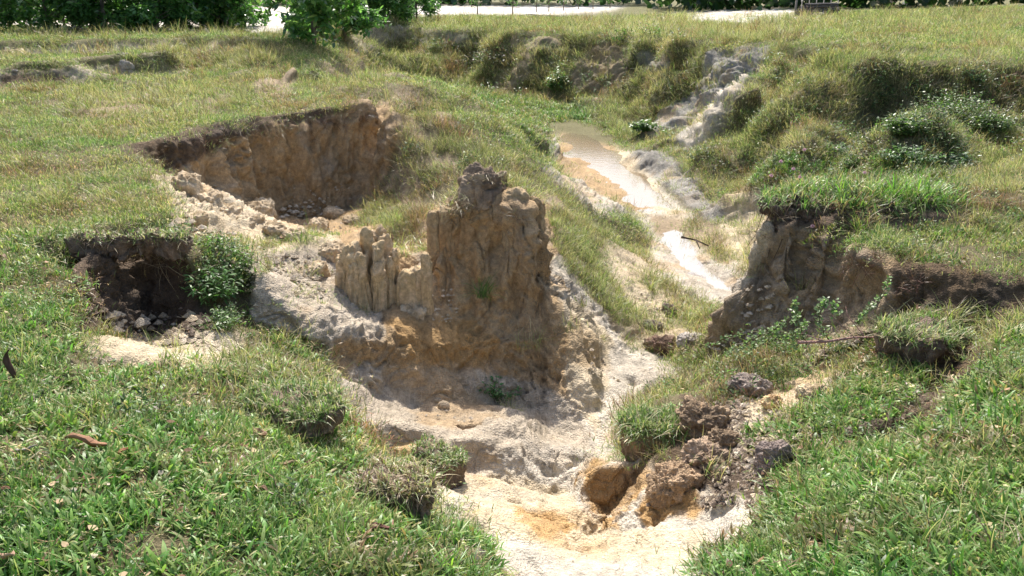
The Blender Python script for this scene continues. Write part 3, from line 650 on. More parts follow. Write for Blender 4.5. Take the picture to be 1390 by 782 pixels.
def mixc(a, b, t): return tuple(x + (y - x) * t for x, y in zip(a, b))
GREEN = (.095, .165, .045); YGREEN = (.175, .215, .07); STRAW = (.36, .30, .19); BROWN = (.17, .115, .075); DGREEN = (.05, .095, .03)
def pick(rs, table):
    r = rs.random() * sum(t[0] for t in table)
    for w_, c in table:
        r -= w_
        if r <= 0: break
    k = .55 + .8 * rs.random(); return tuple(x * k for x in c)
def proto(coll, name, seed, n, spread, hmin, hmax, wmin, wmax, table, lean=(.2, 1.2), curl=(.2, 1.2), seg=3, tufts=None, mat=None, down=False):
    rs = random.Random(seed); b = MB()
    cent = [(rs.gauss(0, spread), rs.gauss(0, spread)) for _ in range(tufts or n)]
    for i in range(n):
        cx_, cy_ = cent[i % len(cent)]
        x = cx_ + rs.gauss(0, .004); y = cy_ + rs.gauss(0, .004)
        b.blade((x, y, -.006), rs.random() * 6.283, rs.uniform(*lean), rs.uniform(hmin, hmax), rs.uniform(wmin, wmax), pick(rs, table), seg, rs.uniform(*curl))
    o = b.build(name, mat or M_leaf, None, False); coll.objects.link(o); return o
def leafy(coll, name, seed, n, spread, hgt, lw, ll, table, mat=None):
    rs = random.Random(seed); b = MB()
    for i in range(n):
        x, y = rs.gauss(0, spread), rs.gauss(0, spread); h = hgt * rs.uniform(.4, 1) ; top = (x + rs.gauss(0, hgt * .3), y + rs.gauss(0, hgt * .3), h)
        b.tube([(x, y, 0), ((x + top[0]) / 2, (y + top[1]) / 2, h * .6), top], .0016, .0008, (.08, .07, .03), 3)
        for j in range(7):
            t = .35 + .65 * j / 6
            b.leaf((x + (top[0] - x) * t, y + (top[1] - y) * t, h * t), rs.random() * 6.28, rs.uniform(.7, 1.7), ll * rs.uniform(.6, 1.1), lw * rs.uniform(.7, 1.1), pick(rs, table), .5, rs.uniform(-.6, .6))
    o = b.build(name, mat or M_leaf, None, False); coll.objects.link(o); return o
def scatter(name, coll, pts, label, cat, mats=None):     # one object that nobody could count, instanced by geometry nodes
    P3, ROT, SCL, TINT, KND = pts
    me = bpy.data.meshes.new(name); me.vertices.add(len(P3)); me.vertices.foreach_set('co', P3.astype(np.float32).ravel())
    for an, ty, arr, ch in (('rot', 'FLOAT_VECTOR', ROT, 'vector'), ('scl', 'FLOAT', SCL, 'value'), ('tint', 'FLOAT_VECTOR', TINT, 'vector'), ('knd', 'INT', KND, 'value')):
        a = me.attributes.new(an, ty, 'POINT'); a.data.foreach_set(ch, (arr.astype(np.int32) if ty == 'INT' else arr.astype(np.float32)).ravel())
    o = bpy.data.objects.new(name, me); COL.objects.link(o)
    g = bpy.data.node_groups.new(name + '_nodes', 'GeometryNodeTree')
    g.interface.new_socket('Geometry', in_out='INPUT', socket_type='NodeSocketGeometry'); g.interface.new_socket('Geometry', in_out='OUTPUT', socket_type='NodeSocketGeometry')
    gi = g.nodes.new('NodeGroupInput'); go = g.nodes.new('NodeGroupOutput'); ip = g.nodes.new('GeometryNodeInstanceOnPoints'); ci = g.nodes.new('GeometryNodeCollectionInfo')
    ci.inputs['Collection'].default_value = coll; ci.inputs['Separate Children'].default_value = True; ci.inputs['Reset Children'].default_value = True
    ip.inputs['Pick Instance'].default_value = True
    def na(nm, ty):
        x = g.nodes.new('GeometryNodeInputNamedAttribute'); x.data_type = ty; x.inputs['Name'].default_value = nm; return [s_ for s_ in x.outputs if s_.enabled and s_.name == 'Attribute'][0]
    L = g.links.new
    mp = g.nodes.new('GeometryNodeMeshToPoints'); L(gi.outputs[0], mp.inputs[0]); L(mp.outputs[0], ip.inputs['Points'])
    L(ci.outputs[0], ip.inputs['Instance']); L(na('knd', 'INT'), ip.inputs['Instance Index'])
    er = g.nodes.new('FunctionNodeEulerToRotation'); L(na('rot', 'FLOAT_VECTOR'), er.inputs[0]); L(er.outputs[0], ip.inputs['Rotation'])
    L(na('scl', 'FLOAT'), ip.inputs['Scale']); L(ip.outputs[0], go.inputs[0])
    md = o.modifiers.new('scatter', 'NODES'); md.node_group = g
    tag(o, label, cat, kind='stuff'); return o
# face centres and areas of the ground for sampling
def cen(A): return (A[:-1, :-1] + A[1:, :-1] + A[1:, 1:] + A[:-1, 1:]) / 4
FX, FY, FZ, FR = cen(DX), cen(DY), cen(DZ), cen(MR)
e1 = np.stack([DX[1:, 1:] - DX[:-1, :-1], DY[1:, 1:] - DY[:-1, :-1], DZ[1:, 1:] - DZ[:-1, :-1]], -1); e2 = np.stack([DX[:-1, 1:] - DX[1:, :-1], DY[:-1, 1:] - DY[1:, :-1], DZ[:-1, 1:] - DZ[1:, :-1]], -1)
FA = .5 * np.linalg.norm(np.cross(e1, e2), axis=-1)
FN = [cen(a) for a in (nx, ny, nz)]; FC = [cen(COV[..., 3 + i]) for i in range(4)]
FU = np.abs(cen(np.broadcast_to(UD[:, None], DX.shape)))
IN = (FU < np.where(FR < 12, math.radians(66), math.radians(46))) & (FZ > -1.77)
def sample(dens, jit=1.0):
    lam = np.where(IN, dens * FA, 0); n = RNG.poisson(np.clip(lam, 0, 50)); i, j = np.nonzero(n); rep = n[i, j]; i = np.repeat(i, rep); j = np.repeat(j, rep)
    a = RNG.random(len(i)); b = RNG.random(len(i))
    def il(A): return (A[i, j] * (1 - a) + A[i + 1, j] * a) * (1 - b) + (A[i, j + 1] * (1 - a) + A[i + 1, j + 1] * a) * b
    return np.stack([il(DX), il(DY), il(DZ)], -1), i, j
# ------------------------------------------------------------ grass, dry grass, herbs
def pcoll(n): return bpy.data.collections.new(n)
C1 = pcoll('lush'); C2 = pcoll('short'); C3 = pcoll('dry'); C4 = pcoll('herb')
TL = [(5, GREEN), (4, YGREEN), (1, DGREEN), (1.8, STRAW), (.6, BROWN)]
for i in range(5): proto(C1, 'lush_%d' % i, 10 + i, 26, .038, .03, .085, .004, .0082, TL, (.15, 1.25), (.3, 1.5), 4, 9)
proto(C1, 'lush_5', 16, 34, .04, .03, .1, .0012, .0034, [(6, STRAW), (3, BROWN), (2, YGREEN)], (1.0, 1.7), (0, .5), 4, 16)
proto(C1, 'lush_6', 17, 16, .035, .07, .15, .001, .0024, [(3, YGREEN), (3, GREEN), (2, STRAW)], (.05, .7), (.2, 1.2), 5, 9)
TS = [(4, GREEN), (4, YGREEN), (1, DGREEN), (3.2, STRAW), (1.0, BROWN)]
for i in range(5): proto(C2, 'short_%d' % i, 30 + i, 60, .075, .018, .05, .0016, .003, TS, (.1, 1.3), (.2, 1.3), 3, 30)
TD = [(1.2, GREEN), (3, YGREEN), (7, STRAW), (2, BROWN)]
for i in range(4): proto(C3, 'dry_%d' % i, 50 + i, 42, .05, .06, .2, .0014, .0026, TD, (.05, .9), (.2, 1.6), 4, 14)
TH = [(4, DGREEN), (3, GREEN), (1, YGREEN), (.4, BROWN)]
for i in range(4): leafy(C4, 'herb_%d' % i, 70 + i, 14, .05, .12, .009, .026, TH)
def orient(i, j, tilt=.6, lean=.15):
    n = len(i); ax = FN[0][i, j] * tilt; ay = FN[1][i, j] * tilt
    rx = -ay * 1.0 + RNG.normal(0, lean, n); ry = ax * 1.0 + RNG.normal(0, lean, n)
    return np.stack([rx, ry, RNG.random(n) * 0], -1)
def yaw(R):                                              # spin first, then tilt: Euler XYZ applies X, Y, Z in turn, so bake a random z
    R = R.copy(); R[:, 2] = RNG.random(len(R)) * 6.283 * .0 + RNG.uniform(-.6, .6, len(R)); return R
def tints(p, base, amt=.3, seed=0):
    n1 = noise(p[:, 0], p[:, 1], p[:, 2], .9, seed); n2 = noise(p[:, 0], p[:, 1], p[:, 2], 3.7, seed + 1); t = np.clip(n1 * 1.2 + n2 * .8, -1, 1) * amt
    b = np.asarray(base)[None, :]; k = RNG.uniform(.75, 1.25, len(p))[:, None]
    br = sstep(.15, .5, noise(p[:, 0], p[:, 1], p[:, 2], 1.6, seed + 5))[:, None]
    return np.clip(b * k * (1 + t[:, None] * np.array([.5, .08, .35])) * (1 - br * np.array([.22, .45, .35])), .05, 3)
nzf = FN[2]; patch = cen(noise(DX, DY, DZ, 2.3, 101)); patch2 = cen(noise(DX, DY, DZ, .7, 103)); patch3 = cen(noise(DX, DY, DZ, 9.0, 105))
flat = sstep(.3, .62, nzf)
lod = np.maximum(1, FR / 7.0)
cov = lambda k_, lo=.0: np.clip(FC[k_], 0, 1)
gaps = np.clip(.95 + patch * 1.2 + patch2 * .6 + patch3 * 1.5, .05, 1.5)
dl = cov(0) * flat * 620 * gaps / np.maximum(1, FR / 4.0) ** 1.1
dl[FR > 32] = 0
p, i, j = sample(dl)
sc = RNG.uniform(.7, 1.25, len(p)) * np.maximum(1, FR[i, j] / 5) ** .5
grass = scatter('grass', C1, (p, yaw(orient(i, j)), sc, tints(p, (1.55, 1.66, 1.45), .5, 111), RNG.choice(7, len(p), p=[.16, .16, .16, .15, .15, .14, .08])), 'lush broad bladed green grass over the near banks of the gully', 'grass')
print('lush', len(p))
ds = cov(1) * flat * 330 * gaps / lod ** 1.15 * np.where(FR > 45, 0, 1)
p, i, j = sample(ds)
sc = RNG.uniform(.7, 1.3, len(p)) * np.maximum(1, FR[i, j] / 8) ** .5
scatter('short_turf', C2, (p, yaw(orient(i, j)), sc, tints(p, (1.6, 1.6, 1.4), .6, 121), RNG.integers(0, 5, len(p))), 'short sun-bleached green turf covering the flat ground around the gully', 'turf')
print('short', len(p))
dd = cov(2) * (.35 + .65 * flat) * 200 * np.clip(.8 + patch * 1.3 + patch3 * 1.2, 0, 2) / lod ** 1.5 * np.where(FR > 40, 0, 1)
p, i, j = sample(dd)
sc = RNG.uniform(.6, 1.25, len(p)) * np.maximum(1, FR[i, j] / 9) ** .75
scatter('dry_grass', C3, (p, yaw(orient(i, j, .4, .3)), sc, tints(p, (1.3, 1.3, 1.25), .35, 131), RNG.integers(0, 4, len(p))), 'taller yellowing dry grass on the gully slopes', 'dry grass')

print('dry', len(p))
dh = cov(3) * (.5 + .5 * flat) * 190 * np.clip(.7 + patch * 1.5 + patch3 * .8, 0, 2) / lod ** 1.5 * np.where(FR > 40, 0, 1)
p, i, j = sample(dh)
sc = RNG.uniform(.6, 1.3, len(p)) * np.maximum(1, FR[i, j] / 8)
scatter('herb_cover', C4, (p, yaw(orient(i, j, .5, .25)), sc, tints(p, (1.5, 1.5, 1.7), .3, 141), RNG.integers(0, 4, len(p))), 'dark green leafy weeds growing among the grass on the slopes', 'weeds')
print('herb', len(p))
# leaf litter and bits of straw lying in the turf
C6 = pcoll('litter')
for q_ in range(3):
    rs = random.Random(600 + q_); b = MB()
    for _ in range(4): b.leaf((rs.gauss(0, .05), rs.gauss(0, .05), .012 + rs.random() * .012), rs.random() * 6.28, rs.uniform(1.2, 1.75), rs.uniform(.015, .04), rs.uniform(.006, .018), pick(rs, [(3, (.3, .2, .12)), (2, (.42, .33, .22)), (2, (.16, .1, .06)), (1, (.4, .38, .32))]), rs.uniform(-.4, .6), rs.uniform(-.5, .5))
    for _ in range(3):
        a = rs.random() * 6.28; x, y = rs.gauss(0, .05), rs.gauss(0, .05); b.tube([(x, y, .01), (x + math.cos(a) * .06, y + math.sin(a) * .06, .02 + rs.random() * .02)], .0009, .0006, (.36, .28, .18), 4)
    o = b.build('litter_%d' % q_, M_dry, None, False); C6.objects.link(o)
dt = (cov(0) * 34 + cov(1) * 16) * flat * np.where(FR < 11, 1, 0)
p, i, j = sample(dt)
scatter('leaf_litter', C6, (p, yaw(orient(i, j)), RNG.uniform(.7, 1.5, len(p)), tints(p, (1.1, 1.05, 1.0), .2, 161), RNG.integers(0, 3, len(p))), 'small dead leaves and straw bits lying in the near grass', 'litter')
# root mat and dead stems hanging over the broken edges
C5 = pcoll('root')
for q_ in range(4): proto(C5, 'root_%d' % q_, 90 + q_, 34, .04, .05, .17, .0008, .0018, [(3, BROWN), (3, STRAW), (1.5, (.09, .065, .05)), (.5, YGREEN)], (.6, 2.0), (.5, 2.2), 4, 14)
FREL, FBIG = cen(MREL), cen(big)
dr = FBIG * sstep(.72, .84, FREL) * np.clip(cen(FCx), 0, 1) * 230 * np.clip(.8 + patch3 * 1.6, 0, 2) / lod ** 1.4
p, i, j = sample(dr)
sc = RNG.uniform(.5, 1.2, len(p)) * np.maximum(1, FR[i, j] / 9)
scatter('root_fringe', C5, (p, yaw(orient(i, j, 1.1, .3)), sc, tints(p, (1.1, 1.0, 1.0), .2, 151), RNG.integers(0, 4, len(p))), 'tangled dead roots and stems hanging from the broken turf edges', 'roots')
print('roots', len(p))
# ------------------------------------------------------------ lumps of earth, stones, pillars
def lump_mesh(c, rad, seed=0, amp=.18, f=3.0, box=1.0, col=(.2, .15, .11), col2=None, n=46, fl=0.0, cut=-1.0, jag=.5, taper=0.0, lean=(0, 0), dom=0.0):
    th = np.linspace(0, 2 * np.pi, n * 2, endpoint=False)[:, None]; ph = np.linspace(-np.pi / 2 + .02, np.pi / 2 - .02, n)[None, :]
    def spw(v, e): return np.sign(v) * np.abs(v) ** e
    e = 1.0 / box
    x = spw(np.cos(ph), e) * spw(np.cos(th), .8 if box > 1 else 1); y = spw(np.cos(ph), e) * spw(np.sin(th), .8 if box > 1 else 1); z = spw(np.sin(ph), e) + 0 * th
    tp = 1 - taper * (z * .5 + .5); x, y = x * tp, y * tp
    l = np.sqrt(x * x + y * y + z * z) + 1e-6
    X, Y, Z = x * rad[0], y * rad[1], z * rad[2]; m = min(rad)
    s_ = (seed * 7.3)
    d = fbm(X + s_, Y, Z, f / (2 * m) * .5, 3, seed) * 1.0
    d2 = fbm(X + s_, Y, Z, f / m, 5, seed + 3, .66) * jag - np.abs(noise(X + s_, Y, Z * .4, f / m * .6, seed + 5)) * .5
    flu = (np.abs(noise(X + s_, Y, Z * .12, 1.6 / m, seed + 8)) * 2 - .4) * fl
    k_ = 1 + amp * (d * 1.8 + d2 + flu)
    nx_, ny_, nz_ = x / l, y / l, z / l
    X, Y, Z = X + nx_ * m * (k_ - 1) * 1.6, Y + ny_ * m * (k_ - 1) * 1.6, Z + nz_ * m * (k_ - 1) * (1.6 if dom == 0 else dom)
    hz = (Z / rad[2] + 1) * .5
    X = X + lean[0] * hz; Y = Y + lean[1] * hz
    V = np.stack([X + c[0], Y + c[1], Z + c[2]], -1)
    v1_ = fbm(X + s_, Y, Z, 2.2 / m, 3, seed + 20)[..., None]; v2_ = fbm(X + s_, Y, Z, .6 / m, 2, seed + 30)[..., None]
    base = np.array(col)[None, None, :]
    if col2 is not None:
        t = sstep(-.25, .3, v2_ + .25 * v1_); base = base * (1 - t) + np.array(col2) * t
    C_ = np.clip(base * (1 + .5 * v1_ + .2 * v2_), .02, .8)
    W, Hh = X.shape[0], n
    faces = []
    for i in range(W):
        a = i * Hh; b = ((i + 1) % W) * Hh
        faces += [(a + j, b + j, b + j + 1, a + j + 1) for j in range(Hh - 1)]
    faces.append(tuple(i * Hh for i in range(W))[::-1]); faces.append(tuple(i * Hh + Hh - 1 for i in range(W)))
    return V.reshape(-1, 3), faces, C_.reshape(-1, 3)
def lump(name, c, rad, parent=None, mat=None, rot=0, **kw):
    V, F, C_ = lump_mesh((0, 0, 0), rad, **kw)
    o = mesh_obj(name, V, F, mat or M_soil, parent, True, C_)
    o.location = c; o.rotation_euler = (0, 0, rot)
    return o
def depth(p): return p[1] * cp - (p[2] - CAM_Z) * sp
def wpx(n_, p): return n_ / FPX * depth(p)                # photo pixels -> metres at a point
def blades(parent, pts, table, hr, wr, rs, lean=(.1, 1.2), curl=(.3, 1.5), name='blades', mat=None, per=1, seg=4):
    b = MB(); table = [(w_, tuple(v * 1.5 for v in c)) for w_, c in table]
    for p in pts:
        for _ in range(per):
            b.blade(p, rs.random() * 6.283, rs.uniform(*lean), rs.uniform(*hr), rs.uniform(*wr), pick(rs, table), seg, rs.uniform(*curl))
    return tag(b.build(name, mat or M_leaf1, parent), kind='stuff')
OCH = (.38, .265, .145); OCH2 = (.42, .31, .185); TOPS = (.13, .1, .085); GRY = (.3, .25, .21)
def sol(px, py, Y=None, dz=0):
    if Y is None: return hit(px, py)
    return Vector(P(px, py, None, Y))
def column(parent, px, top, bot, Y, wpxl, seed, col=OCH, col2=OCH2, amp=.2, lean=(0, 0), name='column', yr=1.0, fl=.8, n=40, f=2.5, cap=None, taper=.12):
    a = sol(px, top, Y); b = sol(px, bot, Y); c_ = (a + b) / 2; hz = (a.z - b.z) / 2 + .05
    r = wpx(wpxl, c_) / 2
    o = lump(name, Vector((c_.x, c_.y, c_.z - .04)) - (parent.location if parent else Vector()), (r, r * yr, hz), parent, seed=seed, amp=amp, f=f, box=2.2, col=col, col2=col2, n=n, fl=fl, taper=taper, lean=lean)
    return o
# the tall pillar left standing in the middle
b0 = sol(655, 415, 6.3)
pil = empty('earth_pillar', b0); tag(pil, 'tall weathered pillar of ochre earth with dark sod cap in the middle of the gully', 'earth pillar')
for a in ((703, 258, 350, 6.44, 44, 5, .16, (-.02, .02), (.5, .38, .23)), (727, 268, 390, 6.52, 30, 6, .15, (-.01, 0), (.48, .35, .2)), (588, 288, 350, 6.46, 20, 7, .14, (.0, .02), (.46, .34, .2)), (634, 280, 420, 6.5, 40, 8, .14, (0, .05), (.42, .28, .15)), (606, 286, 415, 6.48, 36, 9, .14, (0, .05), (.42, .28, .15))):
    column(pil, a[0], a[1], a[2], a[3], a[4], a[5], amp=a[6], lean=a[7], col=a[8], n=60, f=3.5, fl=.6, taper=.2)
cpv = sol(658, 260, 6.6); cap = lump('cap', cpv - b0, (wpx(40, cpv), wpx(34, cpv), wpx(27, cpv)), pil, seed=21, amp=.22, f=2.2, box=2.2, col=(.24, .18, .13), col2=(.34, .26, .18), n=90, fl=.8, jag=1.2, taper=.38)
rs = random.Random(5); pts = [(cpv.x - b0.x + rs.gauss(0, .1), cpv.y - b0.y + rs.gauss(0, .1), cpv.z - b0.z + wpx(22, cpv)) for _ in range(160)]
blades(pil, pts, [(3, BROWN), (3, STRAW), (2, GREEN)], (.04, .12), (.001, .002), rs, (.6, 1.8), name='dead_stems')
pts = [tuple(sol(rs.uniform(585, 640), rs.uniform(268, 285), 6.35) - b0) for _ in range(110)]
blades(pil, pts, [(3, BROWN), (4, STRAW), (2, YGREEN)], (.05, .17), (.001, .002), rs, (.6, 2.2), name='dead_stems')
# cluster of small fluted columns on the ridge, and the stub beside it
c0 = sol(500, 418, 5.95)
clu = empty('fluted_column_cluster', c0); tag(clu, 'cluster of small fluted clay columns with knobbly tops on the ridge left of the pillar', 'clay columns')
for q_, (x, t, b, Y, w_) in enumerate(((482, 336, 425, 6.02, 38), (500, 318, 430, 6.12, 34), (512, 311, 430, 6.18, 30), (526, 326, 432, 6.1, 26), (536, 340, 430, 6.05, 18), (512, 338, 432, 5.98, 24), (492, 350, 430, 5.94, 26), (466, 352, 415, 6.02, 26), (514, 362, 440, 5.9, 22), (530, 352, 438, 5.98, 20), (480, 362, 425, 5.92, 22))):
    column(clu, x, t, b, Y, w_, 40 + q_, amp=.27, col=(.6, .45, .26), col2=(.58, .44, .28), n=50, taper=.3, f=2.6, lean=(.012 * (q_ % 3 - 1), .05))
c1 = sol(566, 405, 5.98)
st = empty('clay_stub', c1); tag(st, 'low broken clay stub with pointed right end between the columns and the pillar', 'clay stub')
for q_, (x, t, b, Y, w_) in enumerate(((558, 368, 425, 6.02, 34), (570, 364, 425, 6.02, 26), (579, 346, 425, 5.98, 17), (548, 374, 420, 6.0, 24))):
    column(st, x, t, b, Y, w_, 60 + q_, amp=.15, col=(.6, .45, .26), col2=(.58, .44, .28), n=36)
# clods and stones: (px, py of the base, width px, height px, seed, colour, label)
CL = (.2, .145, .095)
CLODS = [
 ('soil_clod', 955, 592, 66, 60, 71, CL, 'large dark clod with a grassy left side above the rough soil heap', 'clods'),
 ('soil_clod', 918, 676, 74, 54, 72, (.27, .19, .12), 'brown crumbly clod at the lip above the orange hollow', 'clods'),
 ('soil_clod', 958, 640, 66, 50, 73, (.25, .185, .13), 'grey brown clod behind the one at the orange hollow', 'clods'),
 ('soil_clod', 985, 612, 44, 34, 74, CL, 'smaller dark clod between the two large heaps on the right', 'clods'),
 ('soil_clod', 897, 480, 40, 32, 75, (.14, .095, .07), 'dark brown clod lying beside the stream bed below the spur', 'clods'),
 ('soil_clod', 885, 450, 30, 17, 76, (.16, .13, .11), 'flat dark clod in the dry grass left of the stream', 'clods'),
 ('soil_clod', 908, 428, 20, 18, 77, (.15, .12, .1), 'small dark clod in the dry grass nearest the white mud', 'clods'),
 ('soil_clod', 938, 470, 36, 20, 78, (.3, .27, .24), 'grey flattish clod at the foot of the green vine', 'clods'),
 ('soil_clod', 1020, 535, 52, 30, 79, (.2, .165, .14), 'dark clod beside the patch of yellow sand', 'clods'),
 ('soil_clod', 1060, 640, 54, 50, 80, (.15, .12, .105), 'dark earth block under the edge of the right grass bank', 'clods'),
 ('soil_clod', 1110, 545, 44, 24, 81, (.4, .31, .2), 'yellow clay clod on the sandy patch', 'clods'),
 ('soil_clod', 1050, 552, 26, 20, 82, (.42, .29, .16), 'small ochre clay clod left of the sandy slope', 'clods'),
 ('soil_clod', 340, 478, 0, 0, 0, None, None, None)]
for nm, x, y, w_, h_, sd_, c_, lb, gr in CLODS:
    if not w_: continue
    g = hit(x, y); r = wpx(w_, g) / 2; h2 = wpx(h_, g) / 2
    o = lump(nm, (g.x, g.y + r * .5, g.z + h2 * .28), (r, r * .85, h2 * .95), seed=sd_, amp=.27, f=2.4, box=1.3, col=tuple(v * 1.35 for v in c_), col2=tuple(v * 1.9 for v in c_), n=88, jag=1.3, rot=0)
    tag(o, lb, 'clod', gr)
for k_, (x, y, w_, h_, c_, lb) in enumerate((
 (602, 556, 17, 13, (.5, .4, .28), 'pale yellow stone in front of the others at the foot of the wall'),
 (590, 549, 18, 10, (.38, .31, .22), 'flat brown stone leftmost at the foot of the wall'),
 (606, 543, 20, 11, (.34, .28, .21), 'greyish stone at the back of the small heap below the wall'),
 (618, 548, 16, 10, (.4, .33, .24), 'rounded stone rightmost of the heap below the wall'),
 (556, 612, 50, 12, (.5, .36, .18), 'smooth yellow ochre rock bedded in the round hollow'),
 (92, 32, 5, 3, (.4, .38, .36), None), (300, 53, 0, 0, None, None))):
    if not w_ or lb is None: continue
    g = hit(x, y); r = wpx(w_, g) / 2; h2 = wpx(h_, g) / 2
    o = lump('stone', (g.x, g.y + r * .6, g.z + h2 * (.5 if k_ != 4 else -.3)), (r, r * .8, h2), seed=100 + k_, amp=.16, f=2, box=1.3, col=c_, col2=tuple(v * 1.15 for v in c_), n=24, jag=.4)
    tag(o, lb, 'stone')
for k_, (x, y, w_, h_, lb) in enumerate(((130, 50, 9, 5, 'grey stone on the far grass in front of the left trees'), (70, 72, 14, 6, 'dark topped stone on the left terrace edge'), (247, 64, 11, 6, 'grey stone on the far terrace edge left of the sand gap'),
                          (170, 45, 6, 3, 'small pale stone near the foot of the left trees'), (165, 75, 13, 4, 'flat whitish slab on the far grass terrace'), (18, 98, 7, 4, 'small pale stone on the nearer terrace edge'),
                          (482, 76, 12, 10, 'pale pointed stone on the small mound before the far gully'), (171, 92, 16, 14, 'rough grey clod standing up from the terrace edge'))):
    g = hit(x, y + 1); r = wpx(w_, g) / 2; h2 = wpx(h_, g) / 2
    o = lump('stone', (g.x, g.y + .05, g.z + h2 * .5), (r, r * .8, h2 * 1.1), seed=120 + k_, amp=.3, f=2, box=1.2, col=(.38, .33, .28), col2=(.48, .43, .37), n=20, jag=1.0)
    tag(o, lb, 'stone')
BL = [(248, 262, 44, 34, 'brown clay block highest on the crumbled slope'), (278, 282, 40, 30, 'second clay block down the crumbled slope'), (306, 296, 44, 28, 'third clay block down the crumbled slope'), (338, 308, 38, 24, 'clay block in the middle of the crumbled slope'), (370, 318, 34, 20, 'clay block low on the crumbled slope'), (262, 302, 34, 20, 'flat clay block on the near side of the crumbled slope'), (398, 324, 30, 18, 'last clay block at the foot of the crumbled slope'),
  (432, 312, 30, 20, 'slumped clay block at the foot of the back scarp, left'), (452, 300, 34, 26, 'slumped clay block at the foot of the back scarp, centre'), (476, 306, 26, 18, 'slumped clay block at the foot of the back scarp, right'), (352, 290, 40, 26, 'ochre clay block leaning into the shaded basin'),
  (446, 352, 36, 26, 'pale clay block beside the left end of the small columns'), (430, 372, 30, 20, 'low pale block left of the small columns'), (560, 430, 44, 24, 'long clay knob on the wall top below the columns')]
for k_, (x, y, w_, h_, lb) in enumerate(BL):
    g = hit(x, y); r = wpx(w_, g) / 2; h2 = wpx(h_, g) / 2
    o = lump('clay_block', (g.x, g.y + r * .5, g.z + h2 * .12), (r, r * .9, h2), seed=140 + k_, amp=.26, f=2.2, box=1.8, col=(.5, .38, .24), col2=(.58, .47, .33), n=44, jag=1.0, rot=k_ * 1.1, fl=.5)
    tag(o, lb, 'clay block', 'clay blocks broken from the banks')
# small clay lumps strewn in the hollows: one stuff object
def crumbs(name, regs, label, seed, col, col2):
    rs = random.Random(seed); b = MB()
    for (x0, y0, x1, y1, n_, s0, s1) in regs:
        for _ in range(n_):
            g = hit(rs.uniform(x0, x1), rs.uniform(y0, y1)); r = rs.uniform(s0, s1) * (rs.random() ** .7 + .25)
            vs = []; k0 = rs.uniform(.7, 1.2); t = rs.random(); cc = mixc(col, col2, t); cc = tuple(v * k0 for v in cc)
            for q in ((0, 0, 1), (1, 0, 0), (.3, .95, 0), (-.8, .6, 0), (-.8, -.6, 0), (.3, -.95, 0), (0, 0, -1)):
                k2 = r * rs.uniform(.7, 1.3); vs.append((g.x + q[0] * k2, g.y + q[1] * k2, g.z + r * .3 + q[2] * k2 * .75))
            b.add(vs, [(0, 1, 2), (0, 2, 3), (0, 3, 4), (0, 4, 5), (0, 5, 1), (6, 2, 1), (6, 3, 2), (6, 4, 3), (6, 5, 4), (6, 1, 5)], cc)
    o = b.build(name, M_soil, None, True, False); tag(o, label, 'crumbs', kind='stuff')
crumbs('dark_crumbs', [(880, 600, 1070, 690, 1500, .004, .02), (925, 545, 1010, 620, 700, .004, .02), (100, 425, 300, 475, 260, .006, .025), (1140, 545, 1290, 610, 500, .003, .014), (880, 440, 950, 480, 160, .006, .02), (470, 640, 560, 710, 300, .003, .012), (330, 560, 460, 600, 300, .003, .012)], 'dark crumbs of topsoil strewn around the clods and below the turf edges', 4, (.2, .155, .12), (.33, .26, .2))
crumbs('clay_crumbs', [(380, 285, 470, 325, 220, .012, .045), (400, 260, 480, 290, 50, .01, .03), (120, 460, 330, 500, 260, .006, .03), (120, 430, 300, 470, 60, .015, .05), (340, 345, 440, 430, 500, .006, .03), (430, 380, 520, 470, 420, .005, .024),
  (560, 540, 640, 575, 60, .004, .016), (520, 400, 620, 440, 200, .005, .02), (600, 660, 1000, 780, 160, .001, .005), (990, 540, 1110, 600, 420, .004, .018), (890, 600, 1060, 690, 500, .005, .022), (800, 440, 860, 520, 160, .004, .02), (930, 540, 1010, 640, 300, .005, .025),
  (640, 560, 780, 650, 80, .002, .007), (230, 250, 340, 330, 120, .01, .05), (1060, 455, 1190, 500, 260, .005, .025), (965, 400, 1050, 490, 260, .006, .03), (780, 350, 930, 440, 200, .005, .02)], 'loose crumbs of dry clay and soil lying in the hollows and on the bare ledges', 3, (.5, .4, .27), (.58, .5, .4))
